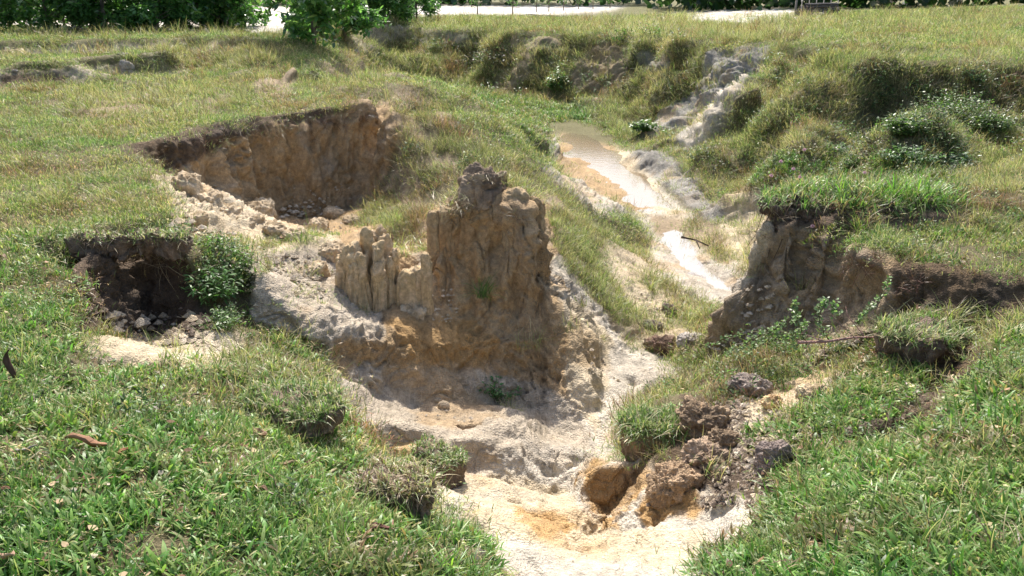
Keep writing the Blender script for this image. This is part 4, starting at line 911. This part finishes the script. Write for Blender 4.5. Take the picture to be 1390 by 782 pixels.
# ------------------------------------------------------------ sods, tufts, weeds, leaves, branches
FRESH0 = [(4, (.09, .19, .04)), (3, (.15, .23, .06)), (2, STRAW), (1, (.2, .12, .08))]
def sod(x, y, w_, h_, seed, label, table=None, tall=(.03, .08), name='sod', cat='sod', dep=.7, n_=260, face=(.2, .15, .11), Y=None, rz=None):
    g = sol(x, y, Y); r = wpx(w_, g) / 2; h2 = wpx(h_, g) / 2
    r_ = empty(name, g, random.Random(seed).uniform(-.3, .3) if rz is None else rz); tag(r_, label, cat); rs = random.Random(seed)
    ear = lump('earth', Vector((0, r * dep * .8, h2 * .35)), (r, r * dep, h2), r_, seed=seed, amp=.22 if Y is None else .5, f=2.0, box=2.4, col=face, col2=tuple(v * 1.5 for v in face), n=70, fl=.7, jag=1.2, taper=-.1)
    vv = [v.co + ear.location for v in ear.data.vertices]
    top_ = [v for v in vv if v.z > h2 * .95]; front_ = [v for v in vv if h2 * .2 < v.z <= h2 * 1.1 and v.y < r * dep * .6]
    pts = [rs.choice(top_) for _ in range(n_ * 3)]
    blades(r_, pts, table or [(5, GREEN), (4, YGREEN), (2, STRAW), (1, BROWN)], tall, (.0016, .0042), rs, (.0, 2.1), per=3, name='turf_top')
    pts = [rs.choice(front_) for _ in range(n_)]
    blades(r_, pts, [(4, BROWN), (3, STRAW), (1, (.2, .08, .05))], (.015, .06), (.0006, .0014), rs, (1.4, 2.8), name='root_fringe')
    if Y is not None: blades(r_, [rs.choice(front_) for _ in range(n_)], [(4, BROWN), (2, STRAW), (2, (.09, .06, .045))], (.05, .16), (.0006, .0014), rs, (1.5, 2.6), (.6, 1.2), name='hanging_roots')
    blades(r_, [rs.choice(top_) for _ in range(n_ // 4)], [(3, YGREEN), (3, GREEN), (3, STRAW)], (tall[1], tall[1] * 2.2), (.001, .0022), rs, (.1, 1.2), (.5, 1.8), name='long_stems')
    return r_
sod(385, 588, 124, 50, 201, 'long grassed sod with dark reddish earth face on the left bank rim', [(4, YGREEN), (4, GREEN), (2, STRAW)], (.03, .08))
sod(598, 655, 74, 48, 202, 'small grassy sod lying alone on the white clay beside the hollow', [(4, GREEN), (3, YGREEN), (2, STRAW)], (.02, .055), n_=160)
sod(530, 700, 96, 60, 203, 'torn brown rooty sod at the edge of the left grass bank', [(4, BROWN), (4, STRAW), (3, YGREEN)], (.02, .07), n_=160)
sod(1262, 490, 110, 50, 204, 'tilted sod with dark earth face and long stems on the right bank', [(4, YGREEN), (4, GREEN), (3, STRAW)], (.03, .1), n_=220, face=(.15, .11, .085))
sod(890, 620, 90, 60, 205, 'sloping grassy sod right of the small trickle', [(4, YGREEN), (5, GREEN), (2, STRAW)], (.04, .1), n_=300, face=(.2, .15, .1))
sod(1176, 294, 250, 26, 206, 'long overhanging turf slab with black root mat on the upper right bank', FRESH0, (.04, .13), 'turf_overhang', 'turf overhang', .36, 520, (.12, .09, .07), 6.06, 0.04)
sod(172, 340, 160, 26, 207, 'turf lip with matted dead stems overhanging the dark left hole', [(3, GREEN), (3, YGREEN), (4, STRAW), (2, BROWN)], (.02, .06), 'turf_overhang', 'turf overhang', .2, 200, (.16, .12, .09), 5.1, .03)
def tuft(x, y, hpx, seed, label, table, n_=60, wd=(.0018, .0035), lean=(.1, 1.1), curl=(.6, 1.7), name='grass_tuft', spread=.3, Y=None, cat='grass tuft', group=None, up=0):
    g = sol(x, y, Y); h = wpx(hpx, g); rs = random.Random(seed); b = MB(); table = [(w_, tuple(v * 1.45 for v in c)) for w_, c in table]
    for _ in range(n_):
        b.blade((rs.gauss(0, h * spread * .3), rs.gauss(0, h * spread * .3), up - .01), rs.random() * 6.283, rs.uniform(*lean), h * rs.uniform(.5, 1.25), rs.uniform(*wd), pick(rs, table), 5, rs.uniform(*curl))
    o = b.build(name, M_leaf1); o.location = g; tag(o, label, cat, group); return o
FRESH = [(5, (.1, .24, .03)), (3, (.2, .3, .05)), (1, DGREEN)]
YEL = [(4, YGREEN), (3, (.26, .27, .07)), (3, STRAW), (1, BROWN)]
tuft(655, 405, 42, 301, 'single dark green grass tuft growing on the shaded wall below the pillar', [(4, (.07, .17, .03)), (2, (.13, .2, .05))], 70, curl=(.8, 1.8))
tuft(884, 395, 30, 302, 'yellow green spiky tuft in the dry grass left of the stream', YEL, 80)
tuft(940, 435, 40, 303, 'fresh green grass tuft near the foot of the spur', FRESH + YEL, 130, spread=1.3)
tuft(1165, 318, 44, 304, 'spiky tuft with reddish base on the front edge of the right bank', YEL + [(4, (.12, .22, .04))], 80, (.002, .004), (.1, 1.3))
for k_, (x, y, h_, n_) in enumerate(((1100, 258, 30, 60), (1140, 262, 34, 70), (1185, 262, 36, 80), (1215, 262, 40, 90), (1245, 266, 42, 90), (1270, 266, 34, 60), (1070, 262, 26, 50), (1300, 272, 28, 50))):
    tuft(x, y + 8, h_ * 1.15, 310 + k_, ['narrow bright tuft second from the left on the overhanging ledge', 'bright tuft left of centre on the overhanging ledge', 'broad bright tuft at the centre of the overhanging ledge', 'bright tuft just right of the ledge centre', 'largest bright green tuft on the ledge, right of centre', 'bright tuft near the right end of the ledge', 'reddish green tuft at the left end of the ledge', 'low tuft past the right end of the ledge'][k_],
         FRESH + [(3, YGREEN)] if k_ not in (0, 6) else YEL + FRESH[:1], n_ * 2, (.0022, .0055), (.0, 1.7), (.1, 2.0), group='tufts along the right ledge', spread=.8)
for k_, (x, y, h_, lb) in enumerate(((1225, 460, 40, 'thin stemmed tuft at the left end of the tilted right sod'), (1290, 440, 48, 'tall thin tuft standing before the dark bank face'), (1360, 470, 60, 'arching yellow tuft at the right edge of the photo'), (1385, 520, 50, 'thin tuft lowest at the right edge of the photo'),
      (370, 520, 60, 'long fine grass tuft on the left rim before the wall'), (410, 525, 48, 'shorter fine tuft at the right end of the left rim'), (335, 515, 44, 'fine tuft at the left end of the left rim'), (720, 470, 40, 'dry drooping tuft on the wall below the pillar'), (690, 560, 26, 'dry reddish tuft at the foot of the wall'),
      (560, 640, 30, 'thin pale tuft left of the lone sod'), (600, 790, 52, 'green tuft at the bottom centre left of the white clay'), (640, 785, 40, 'low green tuft nearest the white clay at the bottom'), (545, 345, 40, 'yellow tuft in the hollow left of the pillar'), (1060, 640, 36, 'green tuft between the dark block and the right grass'), (945, 790, 30, 'small sprouting tuft at the bottom right of the white clay'),
      (1065, 120, 26, 'tall pale green tuft at the top of the grey bluff'), (1020, 312, 30, 'small tuft on the sand left of the ledge'))):
    tuft(x, y, h_, 330 + k_, lb, (YEL if k_ not in (10, 11, 13, 14, 15) else FRESH) , 90, (.0012, .0024) if k_ < 10 else (.002, .0045), spread=.9 if k_ > 3 else .5)
def weed(name, x, y, hpx, wpx_, seed, label, table, n_=30, ll=.04, lw=.02, Y=None, cat='weed', droop=0.0):
    g = sol(x, y, Y); h = wpx(hpx, g); w2 = wpx(wpx_, g) / 2; rs = random.Random(seed)
    r_ = empty(name, g); tag(r_, label, cat); b = MB(); s_ = MB(); table = [(w_, tuple(v * 1.4 for v in c)) for w_, c in table]
    for _ in range(n_):
        a = rs.random() * 6.283; q = math.sqrt(rs.random()); bx, by = .3 * w2 * q * math.cos(a), .3 * w2 * q * math.sin(a)
        tx, ty, tz = w2 * q * math.cos(a) * 1.1, w2 * q * math.sin(a) * .8, h * rs.uniform(.45, 1.05) * (1 - .35 * q) - droop * q * h
        m_ = ((bx + tx) / 2, (by + ty) / 2, tz * .65 + .02)
        s_.tube([(bx, by, -.01), m_, (tx, ty, tz)], .0022, .0009, (.1, .08, .035), 4)
        for j in range(12):
            t = .2 + .8 * j / 11; px_ = bx + (tx - bx) * t; py_ = by + (ty - by) * t; pz_ = tz * (1.3 * t if t < .5 else .65 + (t - .5) * .7)
            b.leaf((px_, py_, pz_), rs.random() * 6.28, rs.uniform(.8, 1.9), ll * rs.uniform(.6, 1.15), lw * rs.uniform(.7, 1.1), pick(rs, table), rs.uniform(.2, .9), rs.uniform(-.7, .7))
    s_.build('stem', M_leaf1, r_); b.build('foliage', M_leaf1, r_); return r_
weed('leafy_weed', 290, 415, 60, 80, 401, 'dense bright green leafy weed hanging at the right side of the left hole', [(4, (.06, .14, .035)), (3, (.09, .18, .05)), (2, DGREEN)], 46, .06, .012)
weed('leafy_weed', 300, 450, 34, 60, 402, 'smaller dark weed below the bright one beside the left hole', [(3, DGREEN), (3, GREEN)], 22, .035, .014)
weed('small_fern_weed', 678, 545, 38, 62, 403, 'low blue green weed rooted at the foot of the shaded wall', [(4, (.04, .12, .035)), (2, (.07, .17, .05))], 34, .028, .015)
weed('marsh_bush', 758, 128, 38, 34, 404, 'round light green bush standing at the edge of the marsh', [(4, (.07, .14, .035)), (2, (.1, .17, .04))], 60, .12, .05, cat='bush')
weed('marsh_bush', 872, 180, 18, 40, 405, 'low dark bush at the foot of the far right slope', [(4, DGREEN), (2, GREEN)], 36, .1, .06, cat='bush')
for k_, (x, y, h_, w_, lb) in enumerate(((1290, 170, 56, 100, 'large dark green weed mass in the shaded hump of the right slope'), (1225, 185, 34, 70, 'dark weed left of the big one on the right slope'), (1340, 190, 36, 60, 'dark weed at the right end of the shaded hump'), (1235, 225, 30, 90, 'pale speckled leafy weed just behind the ledge grass'), (1130, 215, 24, 60, 'pale leafy weed behind the left half of the ledge'), (1290, 230, 26, 60, 'pale leafy weed behind the right half of the ledge'))):
    weed('slope_weed', x, y, h_, w_, 410 + k_, lb, [(4, DGREEN), (3, GREEN), (1, YGREEN)] if k_ < 3 else [(3, (.13, .19, .1)), (3, (.09, .16, .06))], 130 if k_ < 3 else 70, .06, .022)
# grey green creeper on the spur
def creeper(name, paths, seed, label, leafc, ll=.03):
    g = sol(*paths[0][0]); r_ = empty(name, g); tag(r_, label, 'creeper'); rs = random.Random(seed)
    for pth in paths:
        pts = [sol(*p) - g for p in pth]; fine = []
        for i in range(len(pts) - 1):
            for k_ in range(6): fine.append(pts[i].lerp(pts[i + 1], k_ / 6) + Vector((rs.gauss(0, .008), rs.gauss(0, .008), rs.gauss(0, .008))))
        fine.append(pts[-1]); s_ = MB(); s_.tube(fine, .004, .0014, (.12, .1, .05), 5); st_ = s_.build('stem', M_leaf1, r_)
        b = MB()
        for p in fine:
            for _ in range(7): b.leaf(p + Vector((rs.gauss(0, .012),) * 3), rs.random() * 6.28, rs.uniform(.3, 1.9), ll * rs.uniform(.5, 1.1), ll * .75 * rs.uniform(.6, 1), pick(rs, leafc), rs.uniform(.1, .8), rs.uniform(-.8, .8))
        b.build('foliage', M_leaf1, st_)
    return r_
GG = [(4, (.22, .3, .14)), (3, (.14, .23, .08)), (1, (.32, .36, .22))]
creeper('creeper', [[(1000, 470, 4.95), (1040, 452, 4.9), (1075, 455, 4.8), (1095, 440, 4.75)], [(960, 470, 5.3), (1000, 455, 5.2), (1045, 448, 5.0), (1070, 460, 4.9)], [(1010, 480, 5.0), (1030, 465, 4.9), (1060, 440, 4.85), (1082, 430, 4.85)], [(1095, 470, 4.7), (1085, 440, 4.72), (1080, 420, 4.75), (1078, 412, 4.78)],
   [(1125, 465, 4.6), (1112, 440, 4.6), (1110, 418, 4.62), (1120, 410, 4.62), (1135, 418, 4.6), (1138, 430, 4.58)], [(1160, 440, 4.7), (1178, 420, 4.75), (1195, 400, 4.85), (1207, 378, 4.95)], [(985, 480, 5.2), (1010, 470, 5.1), (1040, 462, 4.95), (1080, 470, 4.75)]], 9, 'grey green leafy creeper climbing in front of the shaded spur', GG)
# dead pinkish branch with twigs
def branch(name, x0, paths, label, col, r0=.008, cat='branch', mat=None):
    g = sol(*x0); b = MB()
    for pth in paths:
        pts = [sol(*p[:3]) - g for p in pth[1:]]; b.tube(pts, pth[0], pth[0] * .4, col, 6)
    o = b.build(name, mat or M_soil); o.location = g; tag(o, label, cat); return o
branch('dead_branch', (1083, 466, 4.55), [(.011, (1083, 465, 4.5), (1120, 464, 4.5), (1160, 458, 4.5), (1205, 458, 4.55)), (.006, (1120, 464, 4.5), (1098, 456, 4.5), (1088, 452, 4.55)), (.004, (1160, 458, 4.5), (1190, 478, 4.4), (1204, 490, 4.35)), (.004, (1175, 458, 4.52), (1150, 428, 4.6), (1148, 415, 4.65)), (.0035, (1120, 464, 4.5), (1118, 500, 4.4)), (.003, (1100, 464, 4.5), (1092, 480, 4.45), (1103, 496, 4.4)), (.003, (1160, 458, 4.5), (1140, 440, 4.5), (1130, 428, 4.5))],
       'dead pinkish branch with thin twigs lying before the shaded spur', (.42, .26, .22))
branch('dead_branch', (930, 330, None), [(.02, (925, 322, 10.2), (945, 326, 10.1), (962, 334, 9.9)), (.012, (945, 326, 10.1), (950, 338, 9.8))], 'small dark driftwood stick lying on the white mud of the stream', (.12, .09, .07))
branch('root_strand', (1052, 296, 6.1), [(.006, (1052, 292, 6.08), (1050, 320, 6.05), (1042, 350, 6.0)), (.005, (1068, 292, 6.05), (1066, 312, 6.0), (1058, 335, 5.95), (1050, 352, 5.92)), (.004, (1045, 290, 6.1), (1036, 310, 6.1), (1024, 328, 6.1), (1016, 348, 6.1)), (.008, (1054, 300, 6.06), (1056, 316, 6.02), (1050, 322, 6.02)), (.003, (1035, 290, 6.15), (1026, 318, 6.15), (1014, 335, 6.15))], 'dry root strands hanging free from the left end of the ledge', (.1, .07, .05), cat='roots')
for k_, (pth, lb) in enumerate((([(.03, (690, 24, 40), (720, 22, 39), (745, 27, 37)), (.02, (720, 22, 39), (760, 24, 38))], 'grey fallen branch on the far grass before the white sand'), ([(.02, (745, 24, 38), (780, 27, 37), (822, 26, 36))], 'long thin fallen pole right of the grey branch on the far grass'))):
    q = sol(*pth[0][1]); 
    b = MB(); g = hit(pth[0][1][0], pth[0][1][1])
    for p_ in pth: b.tube([Vector((v := hit(a[0], a[1])).to_tuple()) + Vector((0, 0, .08)) - g for a in p_[1:]], p_[0], p_[0] * .5, (.25, .22, .2), 6)
    o = b.build('fallen_branch', M_soil); o.location = g; tag(o, lb, 'branch')
# dead leaves
def dead_leaf(x, y, Lp, az, seed, label, col=(.3, .18, .11), curl=.8, up=0.0, wid=.38):
    g = hit(x, y); L_ = wpx(Lp, g); col = tuple(v * 1.1 for v in col); rs = random.Random(seed); n_, m_ = 9, 5; vs = []; cs = []; fs = []
    for i in range(n_):
        t = i / (n_ - 1); w_ = math.sin(math.pi * min(1, t * .96 + .03)) ** .7 * L_ * wid
        for j in range(m_):
            s_ = (j / (m_ - 1) - .5) * 2
            vs.append(((t - .5) * L_, s_ * w_ * .5 * math.cos(curl * abs(s_)), abs(s_) ** 1.5 * w_ * .5 * math.sin(curl) + .1 * L_ * math.sin(t * 5 + seed) + rs.gauss(0, .015 * L_)))
            k_ = rs.uniform(.75, 1.2) * (.8 if j == 2 else 1); cs.append(tuple(v * k_ for v in col))
    for i in range(n_ - 1):
        for j in range(m_ - 1): a = i * m_ + j; fs.append((a, a + m_, a + m_ + 1, a + 1))
    k_ = len(vs); vs += [(-.5 * L_, 0, 0), (-.72 * L_, .02 * L_, .02 * L_), (-.72 * L_, .04 * L_, .02 * L_), (-.5 * L_, .03 * L_, 0)]; cs += [col] * 4; fs.append((k_, k_ + 1, k_ + 2, k_ + 3))
    o = mesh_obj('dead_leaf', vs, fs, M_dry1, None, True, cs); o.location = g + Vector((0, 0, .055 + (L_ * .4 if up else 0)))
    md = o.modifiers.new('thickness', 'SOLIDIFY'); md.thickness = .0012
    o.rotation_euler = (rs.uniform(-.3, .3), (up or rs.uniform(-.25, .25)), az); tag(o, label, 'dead leaf', 'dead leaves on the grass')
for a in ((122, 618, 56, .15, 1, 'largest curled brown leaf lying on the left grass', (.36, .2, .12)), (357, 603, 34, -.8, 2, 'folded brown leaf in the grass below the left sod', (.34, .22, .15)), (14, 776, 44, -.5, 3, 'pinkish brown leaf in the bottom left corner', (.42, .28, .2)),
          (6, 362, 22, -.6, 5, 'pale dry leaf at the left edge beside the upper lawn', (.4, .28, .2)), (512, 738, 46, .5, 6, 'dark brown curled leaf at the tip of the left bank', (.2, .1, .08)), (538, 728, 34, 1.2, 7, 'pinkish upturned leaf touching the dark one at the bank tip', (.42, .25, .2)), (478, 726, 26, .2, 8, 'blackish leaf left of the pair at the bank tip', (.07, .06, .055)),
          (390, 646, 22, .1, 9, 'small tan leaf between grass blades right of centre on the left bank', (.42, .3, .2)), (6, 686, 26, .2, 10, 'brown leaf at the left edge above the corner leaf', (.3, .17, .1)), (358, 682, 20, -.4, 11, 'small brown leaf in the gap low on the left bank', (.28, .18, .12)), (268, 552, 14, .9, 12, 'small dark leaf standing above the left grass', (.12, .08, .06)),
          (172, 630, 20, 1.0, 13, 'small reddish leaf right of the largest leaf', (.3, .13, .07)), (418, 585, 26, -.3, 14, 'thin tan leaf just under the left sod', (.38, .26, .17)), (40, 628, 26, .3, 15, 'grey withered leaf left of the largest leaf', (.34, .31, .27))):
    dead_leaf(a[0], a[1], a[2], a[3], a[4], a[5], a[6])
dead_leaf(24, 528, 46, .1, 4, 'dark narrow dead leaf standing upright at the left edge', (.09, .055, .04), up=-1.45, wid=.34)
# pink flower balls on thin stalks
for k_, (x, y, lb) in enumerate(((1047, 238, 'lowest left pink ball flower above the left end of the ledge'), (1060, 219, 'upper left pink ball flower behind the ledge'), (1077, 229, 'pink ball flower third from the left over the ledge'), (1086, 240, 'pink ball flower low on the ledge beside the reddish grass'), (1092, 203, 'highest pink ball flower behind the ledge'), (1174, 234, 'lone pink ball flower among the bright ledge tufts'), (1103, 307, 'pink ball flower hanging below the ledge'))):
    f = sol(x, y, 6.25 if y < 290 else 5.9); g = Vector((f.x, f.y + .02, f.z - wpx(34, f))); r_ = empty('ball_flower', g); tag(r_, lb, 'flower', 'pink ball flowers')
    b = MB(); b.tube([Vector((0, 0, 0)), Vector((.01, 0, (f.z - g.z) * .5)), f - g], .002, .0012, (.14, .15, .05), 4); b.build('stalk', M_leaf1, r_)
    b = MB(); rs = random.Random(k_)
    for _ in range(90):
        d = Vector((rs.gauss(0, 1), rs.gauss(0, 1), rs.gauss(0, 1))).normalized(); c_ = f - g; sd_ = d.orthogonal().normalized() * .0009
        b.add([c_ - sd_, c_ + sd_, c_ + d * .016 + sd_, c_ + d * .016 - sd_], [(0, 1, 2, 3)], [(.5, .25, .35)] * 2 + [(.75, .5, .62)] * 2)
    b.build('flower_head', M_dry1, r_)
# ------------------------------------------------------------ water
def water_material():
    m, n, out = new_mat('shallow_water'); L = n.links.new
    g = N(n, 'ShaderNodeBsdfGlossy'); g.inputs['Roughness'].default_value = .12; g.inputs[0].default_value = (.8, .8, .8, 1)
    t = N(n, 'ShaderNodeBsdfTransparent'); t.inputs[0].default_value = (.86, .8, .68, 1)
    fr = N(n, 'ShaderNodeFresnel', IOR=1.2); mx = N(n, 'ShaderNodeMixShader')
    tc = N(n, 'ShaderNodeTexCoord'); no = N(n, 'ShaderNodeTexNoise', Scale=9, Detail=3); L(tc.outputs['Object'], no.inputs['Vector'])
    bp = N(n, 'ShaderNodeBump', Strength=.12, Distance=.015); L(no.outputs[0], bp.inputs['Height']); L(bp.outputs[0], g.inputs['Normal']); L(bp.outputs[0], fr.inputs['Normal'])
    hf = N(n, 'ShaderNodeMath', operation='MULTIPLY'); L(fr.outputs[0], hf.inputs[0]); hf.inputs[1].default_value = .48; L(hf.outputs[0], mx.inputs[0])
    df = N(n, 'ShaderNodeBsdfDiffuse'); df.inputs[0].default_value = (.36, .29, .19, 1); m2 = N(n, 'ShaderNodeMixShader'); m2.inputs[0].default_value = .35; L(t.outputs[0], m2.inputs[1]); L(df.outputs[0], m2.inputs[2]); L(m2.outputs[0], mx.inputs[1]); L(g.outputs[0], mx.inputs[2]); L(mx.outputs[0], out.inputs[0]); return m
M_water = water_material()
ol = [P(px, py, -1.815) for px, py in ((752, 186), (757, 205), (785, 234), (830, 264), (872, 292), (890, 302), (935, 302), (930, 285), (900, 255), (880, 228), (865, 203), (835, 190), (800, 184), (775, 180))]
wo = mesh_obj('stream_water', ol, [tuple(range(len(ol)))[::-1]], M_water, None, False); tag(wo, kind='structure')
ol = [P(px, py, -1.765) for px, py in ((880, 322), (890, 350), (900, 378), (930, 405), (1012, 412), (1018, 384), (975, 350), (955, 325), (915, 312))]
w2_ = mesh_obj('pool_water', ol, [tuple(range(len(ol)))[::-1]], M_water, None, False); tag(w2_, kind='structure')
ol = [P(*p) for p in ((822, 608, -1.40), (812, 628, -1.40), (800, 640, -1.40), (785, 640, -1.40), (790, 625, -1.40), (806, 612, -1.40), (815, 600, -1.40))]
# ------------------------------------------------------------ trees behind the lawn
M_bark = soil_material('bark', .6, .02, True)
TG = [(5, (.12, .24, .08)), (3, (.17, .31, .1)), (2, (.08, .17, .06)), (1, (.26, .36, .14))]
def tree_meshes(seed, h, wdt, nl, low=.0, ll=.19):
    rs = random.Random(seed); t = MB(); lf = MB(); tips = []
    top = Vector((rs.gauss(0, .1), rs.gauss(0, .1), h)); t.tube([Vector((0, 0, -.1)), Vector((rs.gauss(0, .05), 0, h * .3)), top * .7, top], .045, .01, (.2, .16, .12), 7)
    for k_ in range(26):
        z = h * (low + .02 + (1 - low) * (k_ / 26) ** 1.3); a = rs.random() * 6.283; L_ = wdt * (.55 + .5 * rs.random()) * (1.05 - .5 * z / h)
        p0 = Vector((0, 0, z)); p1 = p0 + Vector((math.cos(a) * L_ * .55, math.sin(a) * L_ * .55, L_ * .28)); p2 = p0 + Vector((math.cos(a) * L_, math.sin(a) * L_, L_ * rs.uniform(.1, .7)))
        t.tube([p0, p1, p2], .014, .005, (.2, .17, .12), 4)
        for _ in range(4):
            q = p0.lerp(p2, rs.uniform(.35, 1)); tips.append((q, q + Vector((rs.gauss(0, .16), rs.gauss(0, .16), rs.gauss(.05, .14)))))
    for _ in range(nl):
        q, e = rs.choice(tips); p = q.lerp(e, rs.random() * 1.2) + Vector((rs.gauss(0, .075), rs.gauss(0, .075), rs.gauss(0, .075)))
        if p.z < .03: p.z = .03 + rs.random() * .5
        lf.leaf(p, rs.random() * 6.28, rs.uniform(.5, 2.4), ll * rs.uniform(.6, 1.1), ll * .34, pick(rs, TG), rs.uniform(.1, .7), rs.uniform(-1, 1))
    return t, lf
M_tree = leaf_material('tree_leaf', .27, .48, False, .8)
PROT = [tree_meshes(500 + k_, 2.9 + .3 * k_, 1.15, 5200, .0) for k_ in range(3)] + [tree_meshes(510, 1.5, .5, 160, .3, .14)]
TP = []
for k_, (t, lf) in enumerate(PROT):
    r_ = empty('young_tree', (0, 0, 0)); a = t.build('trunk', M_bark, r_); b = lf.build('crown', M_tree, r_); TP.append([r_, a, b, False])
def place_tree(kind, px, py, dy, s_, rz, label, group='young broadleaf trees behind the lawn'):
    r_, a, b, used = TP[kind]
    if used:
        q = r_.copy(); COL.objects.link(q)
        for ch in (a, b): c_ = ch.copy(); COL.objects.link(c_); c_.parent = q
    else: q = r_; TP[kind][3] = True
    g = hit(px, py); g = Vector((g.x, g.y + dy, 0)); g.z = ground_z(g.x, g.y)
    q.location = g; q.scale = (s_, s_, s_); q.rotation_euler = (0, 0, rz); q.name = 'young_tree'; tag(q, label, 'tree', group)
TL_ = [(5, 46, 'dark leafy tree at the far left edge'), (48, 45, 'second leafy tree from the left edge'), (92, 45, 'third leafy tree from the left edge'), (140, 44, 'leafy tree left of the grey thin one'), (182, 43, 'leafy tree behind the pale stone on the lawn'), (224, 43, 'leafy tree in the middle of the left row'), (262, 43, 'third tree from the right end of the left row'), (282, 43, 'second tree from the right end of the left row'), (306, 44, 'tree at the right end of the left row beside the sand gap'),
       (412, 55, 'tree standing alone just right of the sand gap'), (432, 58, 'low branching tree at the left of the middle clump'), (462, 54, 'fullest tree of the middle clump above the gully head'), (500, 42, 'tree in the middle clump leaning over the gully edge'), (534, 34, 'tree at the right of the middle clump'), (562, 30, 'last tree right of the middle clump beside the white sand')]
for k_, (x, y, lb) in enumerate(TL_):
    place_tree(k_ % 3, x, y, (k_ * 7 % 5) * .55 - .4, (.95 + .12 * ((k_ * 5) % 4)) * (.82 if k_ == 9 else 1), k_ * 1.3, lb)
for k_, x in enumerate((-40, -90, 25, 70, 115, 160, 205, 250, 290, 480, 515)):
    place_tree((k_ + 1) % 3, x, 40 if x < 300 else 36, 2.6, 1.1, k_ * 2.1, 'leafy tree mostly hidden in the second row, ' + ('outside the left edge', 'far outside the left edge', 'nearest the left edge', 'second from the left edge', 'third from the left edge', 'behind the grey stone', 'behind the pale stone', 'fifth from the left edge', 'next to the sand gap', 'left one behind the middle clump', 'right one behind the middle clump')[k_], 'second row of trees')
for k_, (x, y, lb) in enumerate(((648, 21, 'thin sapling at the left end of the white sand'), (696, 20, 'bare thin sapling beside the fallen branch'), (728, 16, 'sapling at the left of the row before the sand'), (745, 15, 'second sapling of the row before the sand'), (765, 14, 'third sapling of the row before the sand'), (785, 13, 'fourth sapling of the row before the sand'), (805, 12, 'fifth sapling of the row before the sand'), (828, 11, 'last sapling of the row before the sand'), (590, 22, 'leafy sapling at the edge of the middle clump'), (640, 10, 'small sapling far out on the sand'))):
    place_tree(3, x, y, 0, .9 if k_ < 2 else .8, k_ * 1.7, lb, 'saplings before the white sand')
# the far wood that closes the view
rs = random.Random(77); fw = MB()
for k_ in range(26000):
    az = rs.uniform(-.95, .95); r = rs.uniform(70, 84) if az < .16 else rs.uniform(54, 68) ; h_ = 4.5 * (1 + .3 * math.sin(az * 17) + .2 * math.sin(az * 41 + 1)); z = h_ * rs.random() ** .8
    p = Vector((math.sin(az) * r, math.cos(az) * r, z + .25)); L_ = rs.uniform(.5, 1.0)
    fw.leaf(p, rs.random() * 6.28, rs.uniform(.3, 2.6), L_, L_ * .6, pick(rs, [(3, (.03, .07, .025)), (2, (.05, .1, .035))]), .5, rs.uniform(-1, 1))
fo = fw.build('far_wood', M_tree); tag(fo, 'dark far wood closing the view behind the white sand', 'wood', kind='stuff')
# stack of poles on the skyline at the right
g = hit(1108, 22); r_ = empty('pole_stack', g); tag(r_, 'low stack of weathered grey poles beside the pale mound near the skyline', 'pole stack')
rs = random.Random(8); wS = wpx(58, g)
for k_ in range(15):
    b = MB(); z = .06 + .105 * (k_ % 5) + rs.uniform(-.02, .02); y = .14 * (k_ // 5); x0 = -wS * .5 + rs.uniform(-.1, .15)+ .12*(k_%5); x1 = wS * .5 - rs.uniform(-.05, .2)
    b.tube([(x0, y, z), ((x0 + x1) / 2, y, z + .03 + rs.uniform(-.02, .02)), (x1, y + rs.uniform(-.1, .1), z + rs.uniform(-.03, .06))], .05, .04, (.12, .11, .105), 7); b.build('pole', M_bark, r_)
b = MB(); b.tube([(-wS * .52, -.1, -.1), (-wS * .52, -.1, .75)], .05, .045, (.25, .22, .18), 7); b.build('post', M_bark, r_)
for k_ in range(6):
    b = MB(); x = -wS * .4 + k_ * wS * .17; b.tube([(x, -.2, .05), (x + .15, .3, .66)], .03, .02, (.16, .15, .14), 5); b.build('cross_stick', M_bark, r_)
